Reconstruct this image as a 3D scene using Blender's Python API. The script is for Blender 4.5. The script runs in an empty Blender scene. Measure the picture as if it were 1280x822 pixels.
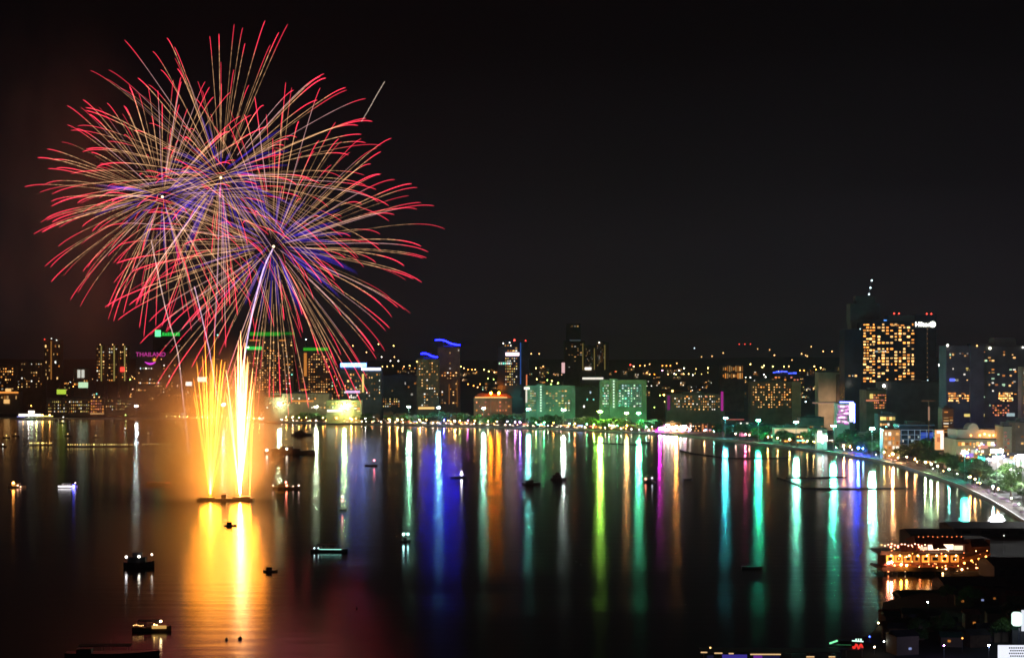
import bpy, math, random
from mathutils import Vector, noise
from mathutils.geometry import tessellate_polygon

# ------------------------------------------------------------------ scene, camera, sky, light
SC = bpy.context.scene
COL = SC.collection
F, H, HY = 2030.0, 95.0, 455.0          # focal length in photo pixels, eye height, horizon row
random.seed(7)
HAZE = 3.5e-5
LAMP = 7.0                               # power of the beach floodlights

cam_d = bpy.data.cameras.new('camera')
cam = bpy.data.objects.new('camera', cam_d); COL.objects.link(cam)
cam.location = (0, 0, H); cam.rotation_euler = (math.radians(90), 0, 0)
cam_d.sensor_width = 36.0; cam_d.lens = 36.0 * F / 1280.0
cam_d.shift_y = 44.0 / 1280.0
cam_d.clip_start = 1.0; cam_d.clip_end = 80000.0
SC.camera = cam

W = bpy.data.worlds.new('World'); SC.world = W; W.use_nodes = True
nt = W.node_tree; nt.nodes.clear()
out = nt.nodes.new('ShaderNodeOutputWorld')
sky = nt.nodes.new('ShaderNodeTexSky'); sky.sky_type = 'NISHITA'; sky.sun_disc = False
sky.sun_elevation = math.radians(-4.0); sky.sun_rotation = math.radians(200)
bg1 = nt.nodes.new('ShaderNodeBackground'); bg1.inputs['Strength'].default_value = 0.0035
nt.links.new(sky.outputs[0], bg1.inputs['Color'])
tc = nt.nodes.new('ShaderNodeTexCoord'); sep = nt.nodes.new('ShaderNodeSeparateXYZ')
nt.links.new(tc.outputs['Generated'], sep.inputs[0])
ramp = nt.nodes.new('ShaderNodeValToRGB')           # glow of the town in the humid night air
cr = ramp.color_ramp
cr.elements[0].position = 0.0; cr.elements[0].color = (0.0055, 0.0046, 0.0055, 1)
cr.elements[1].position = 0.40; cr.elements[1].color = (0.0006, 0.0004, 0.0007, 1)
for p_, c_ in ((.03, (.0068,.0058,.0074)), (.07, (.0054,.0044,.0062)), (.12, (.0028,.0022,.0033)), (.20, (.0011,.0008,.0012))):
    e = cr.elements.new(p_); e.color = (*c_, 1)
sn = nt.nodes.new('ShaderNodeTexNoise'); sn.inputs['Scale'].default_value = 5.0; sn.inputs['Detail'].default_value = 4
smp = nt.nodes.new('ShaderNodeMapping'); smp.inputs['Scale'].default_value = (1, 1, 3.5)
nt.links.new(tc.outputs['Generated'], smp.inputs[0]); nt.links.new(smp.outputs[0], sn.inputs['Vector'])
sm = nt.nodes.new('ShaderNodeMath'); sm.operation = 'MULTIPLY_ADD'; sm.inputs[1].default_value = .07; sm.inputs[2].default_value = -.035
nt.links.new(sn.outputs['Fac'], sm.inputs[0])
sa = nt.nodes.new('ShaderNodeMath'); sa.operation = 'ADD'
nt.links.new(sep.outputs['Z'], sa.inputs[0]); nt.links.new(sm.outputs[0], sa.inputs[1]); nt.links.new(sa.outputs[0], ramp.inputs[0])
bg2 = nt.nodes.new('ShaderNodeBackground'); bg2.inputs['Strength'].default_value = 1.0
nt.links.new(ramp.outputs[0], bg2.inputs['Color'])
addw = nt.nodes.new('ShaderNodeAddShader')
nt.links.new(bg1.outputs[0], addw.inputs[0]); nt.links.new(bg2.outputs[0], addw.inputs[1])
nt.links.new(addw.outputs[0], out.inputs['Surface'])

sun_d = bpy.data.lights.new('night_fill', 'SUN'); sun_d.energy = 0.006; sun_d.angle = math.radians(0.5)  # faint fill added so building faces show
sun_d.color = (0.85, 0.9, 1.0)
sun = bpy.data.objects.new('night_fill', sun_d); COL.objects.link(sun)
sun.rotation_euler = (math.radians(50), 0, math.radians(-25))

SC.view_settings.view_transform = 'Standard'; SC.view_settings.look = 'None'
SC.view_settings.gamma = 1.0; SC.view_settings.exposure = 0.0
SC.view_settings.use_curve_mapping = False
cy = SC.cycles
cy.use_denoising = True
try: cy.denoiser = 'OPENIMAGEDENOISE'
except Exception: pass
cy.use_adaptive_sampling = False
cy.max_bounces = 5; cy.diffuse_bounces = 2; cy.glossy_bounces = 3; cy.transmission_bounces = 2
cy.volume_bounces = 0; cy.transparent_max_bounces = 48
cy.sample_clamp_direct = 0.0; cy.sample_clamp_indirect = 4.0
cy.caustics_reflective = False; cy.caustics_refractive = False
cy.use_light_tree = True
cy.volume_step_rate = 2.0; cy.volume_max_steps = 64
cy.pixel_filter_type = 'BLACKMAN_HARRIS'; cy.filter_width = 1.6

# ------------------------------------------------------------------ helpers
def at(px, py, Y):
    return Vector(((px - 640) / F * Y, Y, H - (py - HY) / F * Y))
def ground(px, py, z=0.0):
    Y = (H - z) * F / (py - HY)
    return Vector(((px - 640) / F * Y, Y, z))
def zat(py, Y): return H - (py - HY) / F * Y

class MB:
    """collects faces, then links them as one mesh object"""
    def __init__(s): s.v = []; s.f = []; s.mi = []; s.cur = 0; s.col = []
    def quad(s, a, b, c, d):
        n = len(s.v); s.v += [tuple(a), tuple(b), tuple(c), tuple(d)]; s.f.append((n, n+1, n+2, n+3)); s.mi.append(s.cur); return s
    def tri(s, a, b, c):
        n = len(s.v); s.v += [tuple(a), tuple(b), tuple(c)]; s.f.append((n, n+1, n+2)); s.mi.append(s.cur); return s
    def box(s, x0, x1, y0, y1, z0, z1):
        n = len(s.v)
        s.v += [(x0,y0,z0),(x1,y0,z0),(x1,y1,z0),(x0,y1,z0),(x0,y0,z1),(x1,y0,z1),(x1,y1,z1),(x0,y1,z1)]
        for q in ((0,3,2,1),(4,5,6,7),(0,1,5,4),(1,2,6,5),(2,3,7,6),(3,0,4,7)):
            s.f.append(tuple(n+i for i in q)); s.mi.append(s.cur)
        return s
    def cbox(s, c, dx, dy, dz):
        return s.box(c[0]-dx/2, c[0]+dx/2, c[1]-dy/2, c[1]+dy/2, c[2]-dz/2, c[2]+dz/2)
    def tube(s, pts, rad, n=6, cols=None, cap=True):
        pts = [Vector(p) for p in pts]; base = len(s.v)
        m = len(pts)
        for i, p in enumerate(pts):
            t = (pts[min(i+1, m-1)] - pts[max(i-1, 0)])
            t = t.normalized() if t.length > 1e-9 else Vector((0,0,1))
            a = t.cross(Vector((0.137, 0.94, 0.31)))
            if a.length < 1e-4: a = t.cross(Vector((1,0,0)))
            a.normalize(); b = t.cross(a)
            r = rad[i] if isinstance(rad, (list, tuple)) else rad
            for k in range(n):
                g = 2*math.pi*k/n
                s.v.append(tuple(p + a*math.cos(g)*r + b*math.sin(g)*r))
                if cols: s.col.append(cols[i])
        for i in range(m-1):
            for k in range(n):
                k2 = (k+1) % n
                s.f.append((base+i*n+k, base+i*n+k2, base+(i+1)*n+k2, base+(i+1)*n+k)); s.mi.append(s.cur)
        if cap:
            s.f.append(tuple(base+k for k in reversed(range(n)))); s.mi.append(s.cur)
            s.f.append(tuple(base+(m-1)*n+k for k in range(n))); s.mi.append(s.cur)
        return s
    def lathe(s, prof, n=10, c=(0,0,0)):
        base = len(s.v); m = len(prof)
        for r, z in prof:
            for k in range(n):
                g = 2*math.pi*k/n
                s.v.append((c[0]+r*math.cos(g), c[1]+r*math.sin(g), c[2]+z))
        for i in range(m-1):
            for k in range(n):
                k2 = (k+1) % n
                s.f.append((base+i*n+k, base+i*n+k2, base+(i+1)*n+k2, base+(i+1)*n+k)); s.mi.append(s.cur)
        s.f.append(tuple(base+k for k in reversed(range(n)))); s.mi.append(s.cur)
        s.f.append(tuple(base+(m-1)*n+k for k in range(n))); s.mi.append(s.cur)
        return s
    def ball(s, c, r, n=8, m=5, sq=1.0):
        prof = [(max(0.02*r, r*math.sin(math.pi*i/m)), -r*sq*math.cos(math.pi*i/m)) for i in range(m+1)]
        return s.lathe(prof, n, c)
    def mesh(s, name, mats):
        me = bpy.data.meshes.new(name); me.from_pydata(s.v, [], s.f)
        if not isinstance(mats, (list, tuple)): mats = [mats]
        for m in mats: me.materials.append(m)
        if len(mats) > 1: me.polygons.foreach_set('material_index', s.mi)
        if s.col:
            ca = me.color_attributes.new('spark', 'FLOAT_COLOR', 'POINT')
            flat = []
            for c in s.col: flat += [c[0], c[1], c[2], 1.0]
            ca.data.foreach_set('color', flat)
        me.update(); return me
    def build(s, name, mats, parent=None):
        o = bpy.data.objects.new(name, s.mesh(name, mats)); COL.objects.link(o)
        if parent is not None: o.parent = parent
        return o

def tag(o, label=None, cat=None, group=None, kind=None):
    if label: o['label'] = label
    if cat: o['category'] = cat
    if group: o['group'] = group
    if kind: o['kind'] = kind
    return o
def empty(name, loc, rz=0.0):
    o = bpy.data.objects.new(name, None); COL.objects.link(o)
    o.empty_display_size = 1.0
    o.location = loc; o.rotation_euler = (0, 0, rz); return o
def share(name, mesh, parent, loc=(0,0,0), scale=(1,1,1), rz=0.0):
    o = bpy.data.objects.new(name, mesh); COL.objects.link(o)
    o.parent = parent; o.location = loc; o.scale = scale; o.rotation_euler = (0,0,rz); return o
def copy_tree(o, parent=None):
    c = o.copy(); COL.objects.link(c)
    if parent is not None: c.parent = parent
    for ch in list(o.children): copy_tree(ch, c)
    return c

def nodes_of(m):
    m.use_nodes = True; t = m.node_tree; t.nodes.clear(); return t
def mat(name, col, rough=0.7, var=0.25, scale=0.4, metal=0.0, col2=None):
    m = bpy.data.materials.new(name); t = nodes_of(m)
    o = t.nodes.new('ShaderNodeOutputMaterial'); b = t.nodes.new('ShaderNodeBsdfPrincipled')
    n = t.nodes.new('ShaderNodeTexNoise'); n.inputs['Scale'].default_value = scale; n.inputs['Detail'].default_value = 5
    c = t.nodes.new('ShaderNodeTexCoord'); t.links.new(c.outputs['Object'], n.inputs['Vector'])
    r = t.nodes.new('ShaderNodeValToRGB')
    c2 = col2 or tuple(min(1, x*(1+var)) for x in col); c1 = tuple(x*(1-var) for x in col) if col2 is None else col
    r.color_ramp.elements[0].position = 0.35; r.color_ramp.elements[0].color = (*c1, 1)
    r.color_ramp.elements[1].position = 0.65; r.color_ramp.elements[1].color = (*c2, 1)
    t.links.new(n.outputs['Fac'], r.inputs[0]); t.links.new(r.outputs[0], b.inputs['Base Color'])
    b.inputs['Roughness'].default_value = rough; b.inputs['Metallic'].default_value = metal
    t.links.new(b.outputs[0], o.inputs['Surface']); return m
def glow(name, col, strength, sample=False):
    m = bpy.data.materials.new(name); t = nodes_of(m)
    o = t.nodes.new('ShaderNodeOutputMaterial'); e = t.nodes.new('ShaderNodeEmission')
    e.inputs['Color'].default_value = (*col, 1); e.inputs['Strength'].default_value = strength
    t.links.new(e.outputs[0], o.inputs['Surface'])
    m.cycles.emission_sampling = 'FRONT' if sample else 'NONE'
    return m
GC = {}
def G(col, strength, sample=False):
    k = (tuple(round(c, 3) for c in col), round(strength, 3), sample)
    if k not in GC: GC[k] = glow('light_%03d' % len(GC), col, strength, sample)
    return GC[k]
def spark_mat(name, gain, sample):
    """thin glowing gas: adds its light to whatever is behind"""
    m = bpy.data.materials.new(name); t = nodes_of(m)
    o = t.nodes.new('ShaderNodeOutputMaterial'); e = t.nodes.new('ShaderNodeEmission')
    a = t.nodes.new('ShaderNodeAttribute'); a.attribute_name = 'spark'
    t.links.new(a.outputs['Color'], e.inputs['Color']); e.inputs['Strength'].default_value = gain
    tr = t.nodes.new('ShaderNodeBsdfTransparent'); ad = t.nodes.new('ShaderNodeAddShader')
    t.links.new(e.outputs[0], ad.inputs[0]); t.links.new(tr.outputs[0], ad.inputs[1])
    t.links.new(ad.outputs[0], o.inputs['Surface'])
    m.cycles.emission_sampling = 'FRONT_BACK' if sample else 'NONE'
    return m

WHITE=(1,.93,.78); WARM=(1,.54,.18); AMBER=(1,.35,.06); ORANGE=(1,.3,.02); RED=(1,.06,.04)
TEAL=(.25,1,.78); GREENW=(.62,1,.62); LIME=(.62,1,.18); BLUE=(.06,.12,1); COOL=(.7,.95,1); PINK=(1,.5,.75); MAG=(.9,.12,.85); YEL=(1,.75,.2)

M = {}
M['concrete'] = mat('weathered concrete', (.26,.24,.22), .85, .25, .08)
M['dark_conc'] = mat('dark rendered wall', (.10,.10,.11), .8, .25, .08)
M['brown'] = mat('brown rendered wall', (.22,.15,.10), .85, .25, .08)
M['red_wall'] = mat('terracotta wall', (.30,.13,.08), .85, .25, .1)
M['white_wall'] = mat('white painted wall', (.62,.62,.58), .7, .12, .08)
M['green_lit_wall'] = mat('white hotel wall tinted by floodlight', (.20,.31,.23), .75, .25, .05)  # white walls; the green floodlight tint is put into the colour
M['cream'] = mat('cream painted wall', (.50,.42,.30), .75, .15, .08)
M['navy'] = mat('navy glass cladding', (.02,.03,.06), .15, .3, .1)
M['glass'] = mat('dark window glass', (.015,.025,.035), .08, .3, .3)
M['roof'] = mat('dark roof sheet', (.05,.045,.045), .7, .3, .3)
M['green_roof'] = mat('green roof sheet', (.03,.09,.06), .6, .3, .3)
M['blue_roof'] = mat('blue corrugated roof', (.06,.10,.20), .45, .25, .5)
M['tile'] = mat('red roof tile', (.20,.06,.03), .8, .3, .5)
M['metal'] = mat('grey galvanised steel', (.25,.25,.26), .45, .2, 1.0, .7)
M['hull_dark'] = mat('dark boat paint', (.02,.02,.025), .4, .3, .8)
M['hull_white'] = mat('white boat paint', (.65,.65,.62), .35, .1, .8)
M['wood'] = mat('weathered timber', (.13,.07,.035), .75, .35, .8)
M['canvas'] = mat('blue boat canvas', (.02,.05,.10), .8, .3, .8)
M['rope'] = mat('black float line', (.015,.014,.014), .8, .3, 1.0)
M['bark'] = mat('tree bark', (.09,.065,.045), .9, .35, 1.2)
M['leaf'] = mat('broad leaves', (.04,.10,.02), .6, .3, .35, col2=(.09,.19,.035))
M['leaf_dark'] = mat('dark leaves', (.015,.045,.015), .6, .3, .35, col2=(.035,.085,.02))
M['palm'] = mat('palm fronds', (.03,.085,.02), .55, .3, .35, col2=(.08,.15,.04))
M['sand'] = mat('damp beach sand', (.10,.078,.075), .95, .25, .05)
M['asphalt'] = mat('road asphalt', (.045,.045,.048), .85, .25, .1)
M['pave'] = mat('promenade paving', (.13,.12,.11), .85, .2, .2)
M['ground'] = mat('town ground', (.035,.036,.032), .95, .4, .02)
M['hill'] = mat('wooded hillside', (.015,.025,.012), .95, .4, .01)
M['cloth'] = mat('umbrella cloth', (.12,.06,.12), .9, .3, .8)

# ------------------------------------------------------------------ water, land, hills
def water_mat():
    m = bpy.data.materials.new('bay water'); t = nodes_of(m)
    o = t.nodes.new('ShaderNodeOutputMaterial'); d = t.nodes.new('ShaderNodeBsdfDiffuse')
    d.inputs['Color'].default_value = (.002,.004,.007,1)
    b = t.nodes.new('ShaderNodeBsdfGlossy'); b.distribution = 'BECKMANN'; b.inputs['Color'].default_value = (1,1,1,1)
    fr = t.nodes.new('ShaderNodeFresnel'); fr.inputs['IOR'].default_value = 1.33
    c = t.nodes.new('ShaderNodeTexCoord')
    mp = t.nodes.new('ShaderNodeMapping'); mp.inputs['Scale'].default_value = (.004,.012,1)
    n = t.nodes.new('ShaderNodeTexNoise'); n.inputs['Scale'].default_value = 1; n.inputs['Detail'].default_value = 4
    t.links.new(c.outputs['Object'], mp.inputs[0]); t.links.new(mp.outputs[0], n.inputs['Vector'])
    r = t.nodes.new('ShaderNodeMapRange'); r.inputs['From Min'].default_value = .3; r.inputs['From Max'].default_value = .7
    r.inputs['To Min'].default_value = .152; r.inputs['To Max'].default_value = .190     # wind patches
    t.links.new(n.outputs['Fac'], r.inputs[0]); t.links.new(r.outputs[0], b.inputs['Roughness'])
    mp2 = t.nodes.new('ShaderNodeMapping'); mp2.inputs['Scale'].default_value = (.02,.12,1)
    n2 = t.nodes.new('ShaderNodeTexNoise'); n2.inputs['Scale'].default_value = 1; n2.inputs['Detail'].default_value = 3
    t.links.new(c.outputs['Object'], mp2.inputs[0]); t.links.new(mp2.outputs[0], n2.inputs['Vector'])
    bp = t.nodes.new('ShaderNodeBump'); bp.inputs['Strength'].default_value = 1.0; bp.inputs['Distance'].default_value = .12
    t.links.new(n2.outputs['Fac'], bp.inputs['Height']); t.links.new(bp.outputs[0], b.inputs['Normal'])
    mx = t.nodes.new('ShaderNodeMixShader'); t.links.new(fr.outputs[0], mx.inputs[0]); t.links.new(d.outputs[0], mx.inputs[1]); t.links.new(b.outputs[0], mx.inputs[2])
    t.links.new(mx.outputs[0], o.inputs['Surface']); return m
tag(MB().quad((-14000,-1500,0),(14000,-1500,0),(14000,6000,0),(-14000,6000,0)).build('water', water_mat()), kind='structure')

SHORE = [(-160,522),(0,522.5),(150,523.5),(330,528),(470,531),(600,534),(700,537),(790,541),(840,543.5),(880,547.5),(930,553),(960,556.5),
         (1027,564.5),(1090,575),(1130,584),(1165,596),(1197,607),(1235,625),(1260,640),(1290,660),(1335,690)]
def shore_y(px):
    if px <= SHORE[0][0]: return SHORE[0][1]
    for (a, ya), (b, yb) in zip(SHORE, SHORE[1:]):
        if a <= px <= b: return ya + (yb-ya)*(px-a)/(b-a)
    return SHORE[-1][1]
def shore_Y(px): return H*F/(shore_y(px)-HY)
def dense_shore(step=12, a=-160, b=1335):
    n = int((b-a)/step); return [ground(a+(b-a)*i/n, shore_y(a+(b-a)*i/n)) for i in range(n+1)]
shore_pts = dense_shore()
FORE = [(1345,669),(1240,669),(1150,670),(1152,702),(1190,722),(1172,742),(1152,745),(1104,757),(1100,785),(1086,800),(1060,808),(1052,822),(1046,860),(1040,900)]
fore_pts = [ground(a, b) for a, b in FORE]
poly = [Vector((-14000, 2900, 0))] + shore_pts + fore_pts + [Vector((600,-400,0)), Vector((14000,-400,0)), Vector((14000,20000,0)), Vector((-14000,20000,0))]
LZ = 1.6
lm = MB(); vv = [(p.x, p.y, LZ) for p in poly]; lm.v = list(vv)
for tr in tessellate_polygon([[Vector((p.x, p.y, 0)) for p in poly]]): lm.f.append(tuple(tr)); lm.mi.append(0)
nn = len(vv); lm.v += [(p.x, p.y, -1.5) for p in poly]
for i in range(nn):
    j = (i+1) % nn; lm.f.append((i, j, nn+j, nn+i)); lm.mi.append(0)
land = tag(lm.build('ground', M['ground']), kind='structure')

def offset_strip(pts, d0, d1, z, thick=None):
    """ribbon that follows the shore between two inland distances"""
    b = MB(); L0 = []; L1 = []
    for i, p in enumerate(pts):
        t = pts[min(i+1, len(pts)-1)] - pts[max(i-1, 0)]
        nrm = Vector((-t.y, t.x, 0)).normalized()
        L0.append(p + nrm*d0); L1.append(p + nrm*d1)
    for i in range(len(pts)-1):
        q = lambda v: (v.x, v.y, z)
        b.quad(q(L0[i]), q(L0[i+1]), q(L1[i+1]), q(L1[i]))
        if thick:
            g = lambda v: (v.x, v.y, z-thick)
            b.quad(g(L0[i]), g(L0[i+1]), q(L0[i+1]), q(L0[i])); b.quad(q(L1[i]), q(L1[i+1]), g(L1[i+1]), g(L1[i]))
    return b
def inland(px, d, z=LZ):
    """a point d metres inland of the waterline seen at column px"""
    p = ground(px, shore_y(px)); q = ground(px+3, shore_y(px+3)); o = ground(px-3, shore_y(px-3))
    t = q - o; n = Vector((-t.y, t.x, 0)).normalized()
    r = p + n*d; return Vector((r.x, r.y, z))
tag(offset_strip(shore_pts, .5, 9, LZ+.008).build('beach', M['sand']), kind='structure')
tag(offset_strip(shore_pts, 9, 12.6, LZ+.15, .15).build('promenade', M['pave']), kind='structure')
tag(offset_strip(shore_pts, 18.5, 25.5, LZ+.006).build('beach_road', M['asphalt']), kind='structure')
tag(offset_strip(shore_pts, 21.9, 22.1, LZ+.012).build('road_marking', M['white_wall']), kind='structure')
tag(offset_strip(shore_pts, -.4, .5, LZ+.25, 2.5).build('seawall', M['white_wall']), 'long pale low seawall edging the curved beach', 'seawall')

def th(x, y):
    s = max(0.0, min(1.0, (y-4300)/4000.0)); s = s*s*(3-2*s)
    n = noise.noise(Vector((x*.00035, y*.0003, 3.1)))
    return LZ + s*(105 + 55*n + 14*noise.noise(Vector((x*.002, y*.002, 1.7))))
hm = MB(); NX, NY = 90, 36
for j in range(NY+1):
    for i in range(NX+1):
        x = -6000 + 12000*i/NX; y = 4310 + 7700*j/NY
        hm.v.append((x, y, th(x, y) + (.02 if j else -.5)))
for j in range(NY):
    for i in range(NX):
        a = j*(NX+1)+i; hm.f.append((a, a+1, a+NX+2, a+NX+1)); hm.mi.append(0)
tag(hm.build('hills', M['hill']), kind='structure')
def far_ground(px, py):
    """first ground point behind the shore met by the view through a photo pixel"""
    Y = 2600.0
    while Y < 9000:
        p = at(px, py, Y)
        if p.z <= th(p.x, p.y): return Vector((p.x, p.y, th(p.x, p.y)))
        Y += 40
    return None

def haze(dens):
    m = bpy.data.materials.new('humid night air'); t = nodes_of(m); o = t.nodes.new('ShaderNodeOutputMaterial')
    v = t.nodes.new('ShaderNodeVolumePrincipled'); v.inputs['Color'].default_value = (.95,.80,.92,1); v.inputs['Density'].default_value = dens; v.inputs['Anisotropy'].default_value = .35
    t.links.new(v.outputs[0], o.inputs['Volume'])
    tag(MB().box(-14500, 14500, -2000, 20500, -4, 420).build('haze', m), kind='stuff')
haze(HAZE)

# ------------------------------------------------------------------ buildings
rnd = random.Random(21)
SZ = [(-60,180,'at the far-left shore'),(180,330,'behind the golden fountains'),(330,425,'below the green-topped towers'),(425,520,'below the blue-white sign block'),(520,600,'below the wave-lit towers'),(600,660,'below the navy tower'),(660,740,'below the left green hotel'),(740,815,'below the right green hotel'),(815,905,'near the seaside pavilion'),(905,1010,'before the cream restaurant row'),(1010,1105,'below the light-band building'),(1105,1180,'below the blue glass hall'),(1180,1240,'before the white mall'),(1240,1400,'at the right end of the beach')]
def szone(px):
    for a, c, t in SZ:
        if a <= px < c: return t
    return SZ[-1][2]
UNIT = {}
def unit_box(m):
    if m.name not in UNIT: UNIT[m.name] = MB().box(-.5,.5,-.5,.5,-.5,.5).mesh('window', m)
    return UNIT[m.name]
PAL = {
 'warm':  [(WARM,1.3),(WARM,.5),(AMBER,.9),(WHITE,1.2),(AMBER,.35)],
 'amber': [(AMBER,1.6),(WARM,1.5),(AMBER,.7),(WARM,.8),((1,.5,.15),2.2)],
 'gold':  [(YEL,.9),(WARM,.9),(YEL,.35),(AMBER,.5),(WHITE,1.0)],
 'dim':   [(WARM,.28),(AMBER,.22),(WARM,.5),(WHITE,.35)],
 'white': [(WHITE,1.6),(COOL,1.2),(GREENW,1.0),(WHITE,.6)],
 'teal':  [(TEAL,.8),(GREENW,1.2),(COOL,.8),(WHITE,1.1)],
 'red':   [((1,.28,.10),.9),(AMBER,.8),((1,.3,.2),.45)],
 'mixed': [(WARM,1.1),(WHITE,1.0),(AMBER,.8),(GREENW,.8),(WARM,.4),(AMBER,.4)],
}
class Bld:
    def __init__(s, name, label, cat, px0, px1, ytop, Y, depth, wall='concrete', rz=0.0, floor=3.5, ledge=.35, group=None, roofbox=True, base=None):
        s.Y = Y; s.k = Y/F; cx = (px0+px1)/2
        z0 = th((cx-640)/F*Y, Y) if base is None else base
        s.z0 = z0; s.cx = cx
        s.root = tag(empty(name, ((cx-640)/F*Y, Y, z0), rz), label, cat, group)
        s.w = (px1-px0)*s.k; s.h = zat(ytop, Y) - z0; s.d = depth; s.nwin = 0; s.rest = {}
        s.vol('wall', px0, px1, ytop, None, 0, depth, wall, floor, ledge)
        if roofbox:
            b = MB(); w, h, d = s.w, s.h, depth; t = .5
            b.box(-w/2-.2, w/2+.2, -.2, t, h, h+1.1); b.box(-w/2-.2, w/2+.2, d-t, d+.2, h, h+1.1)
            b.box(-w/2-.2, -w/2+t, t, d-t, h, h+1.1); b.box(w/2-t, w/2+.2, t, d-t, h, h+1.1)
            rf = b.build('roof', M['roof'], s.root)
            MB().box(-w*.22, w*.18, d*.3, d*.75, h+.01, h+3.4).build('plant_room', M['dark_conc'], rf); MB().box(w*.22, w*.33, d*.45, d*.65, h+.01, h+2.2).build('water_tank', M['metal'], rf)
    def X(s, px): return (px - s.cx)*s.k
    def Z(s, py): return zat(py, s.Y) - s.z0
    def vol(s, name, px0, px1, ytop, ybot, y0, y1, wall='concrete', floor=3.5, ledge=.35):
        x0, x1, zt = s.X(px0), s.X(px1), s.Z(ytop); zb = 0 if ybot is None else s.Z(ybot)
        b = MB().box(x0, x1, y0, y1, zb, zt)
        if ledge and floor:
            n = int((zt-zb)/floor)
            for i in range(1, n):
                z = zb + i*floor
                b.box(x0-ledge, x1+ledge, y0-ledge, y0+.3, z-.15, z+.2)
                b.box(x0-ledge, x0+.3, y0+.3, y1, z-.15, z+.2); b.box(x1-.3, x1+ledge, y0+.3, y1, z-.15, z+.2)
        return b.build(name, M[wall] if isinstance(wall, str) else wall, s.root)
    def win(s, px0, px1, py0, py1, cols, rows, prob, pal, wf=.6, hf=.55, y=0.0, jit=0.0, gain=1.0, maxn=100):
        x0, x1, z1, z0 = s.X(px0), s.X(px1), s.Z(py0), s.Z(py1)
        cw, rh = (x1-x0)/cols, (z1-z0)/rows
        for r in range(rows):
            for c in range(cols):
                if random.random() > prob: continue
                col, st = random.choice(PAL[pal]); st *= gain*1.5
                wx, wz = cw*wf*random.choice((.5, .75, 1.0, 1.0, 1.15)), rh*hf*random.choice((.55, .8, 1.0, 1.0, 1.1)); st *= random.uniform(.55, 1.3); st = round(st*4)/4 if st > .5 else st
                px = x0+(c+.5+random.uniform(-jit, jit))*cw; pz = z0+(r+.5)*rh
                m = G(col, round(st, 2))
                if s.nwin < maxn:
                    share('window', unit_box(m), s.root, (px, y-.15, pz), (wx, .9, wz)); s.nwin += 1
                else:
                    s.rest.setdefault(m.name, (m, MB()))[1].cbox((px, y-.15, pz), wx, .9, wz)
        return s
    def panel(s, name, px0, px1, py0, py1, col, strength, y=0.0, sample=False, thick=.6):
        return MB().box(s.X(px0), s.X(px1), y-.7-thick, y-.7, s.Z(py1), s.Z(py0)).build(name, G(col, strength, sample), s.root)
    def bulb(s, name, px, py, col, strength, r=1.1, y=-1.5, sample=False):
        return MB().ball((s.X(px), y, s.Z(py)), r, 8, 5).build(name, G(col, strength, sample), s.root)
    def done(s):
        if s.rest:
            mats = []; big = MB()
            for m, b in s.rest.values():
                n = len(big.v); big.v += b.v; big.f += [tuple(i+n for i in f) for f in b.f]; big.mi += [len(mats)]*len(b.f); mats.append(m)
            o = big.build('window', mats, s.root); o['kind'] = 'stuff'
        return s

def text_mesh(txt, size, depth, m, parent, loc, name='lettering', width=None):
    cu = bpy.data.curves.new(name, 'FONT'); cu.body = txt; cu.size = size; cu.extrude = depth; cu.align_x = 'CENTER'; cu.align_y = 'CENTER'
    tmp = bpy.data.objects.new('t', cu); COL.objects.link(tmp)
    bpy.context.view_layer.update()
    dg = bpy.context.evaluated_depsgraph_get()
    me = bpy.data.meshes.new_from_object(tmp.evaluated_get(dg)); bpy.data.objects.remove(tmp)
    me.materials.clear(); me.materials.append(m); me.name = name
    o = bpy.data.objects.new(name, me); COL.objects.link(o); o.parent = parent
    o.rotation_euler = (math.radians(90), 0, 0); o.location = loc
    if width:
        xs = [v.co.x for v in me.vertices]; k = width/(max(xs)-min(xs)); o.scale = (k, k, 1)
    return o

# ---- far left
b = Bld('apartment_tower', 'slim dim tower with one glowing vertical strip and red roof light at far left', 'tower', 55, 75, 425, 3500, 26, 'brown')
b.panel('light_strip', 63.4, 64.8, 426, 474, AMBER, .35); b.bulb('warning_light', 56, 424, RED, 4); b.bulb('roof_lamp', 64.5, 423, WHITE, 3); b.bulb('roof_lamp', 71, 425, WHITE, 4)
b.win(56, 63, 430, 475, 3, 9, .22, 'warm'); b.win(66, 75, 430, 475, 4, 9, .25, 'warm'); b.done()
b = Bld('apartment_block', 'speckled apartment block left of the slim strip-lit tower', 'building', 25, 53, 452, 3350, 24, 'brown')
b.win(26, 53, 453, 485, 9, 9, .42, 'warm', .4, .4); b.done()
b = Bld('apartment_block', 'low apartment block with orange windows at left edge of the town', 'building', -6, 18, 457, 3300, 24, 'brown')
b.win(-5, 17, 459, 476, 8, 5, .5, 'amber', .45, .45); b.win(-5, 17, 476, 488, 7, 3, .3, 'dim'); b.done()
b = Bld('lit_hall', 'small hall under an amber eave strip at left edge', 'building', -4, 24, 489, 3080, 22, 'cream', ledge=0)
b.panel('eave_light', -4, 23, 489.5, 491, AMBER, 1.4); b.panel('lit_gable', 7, 14, 485.5, 489, WARM, 1.3); b.panel('door_light', 5, 12, 499, 504, WARM, 1.1)
b.win(-3, 22, 493, 500, 7, 1, .5, 'dim'); b.done()
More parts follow.
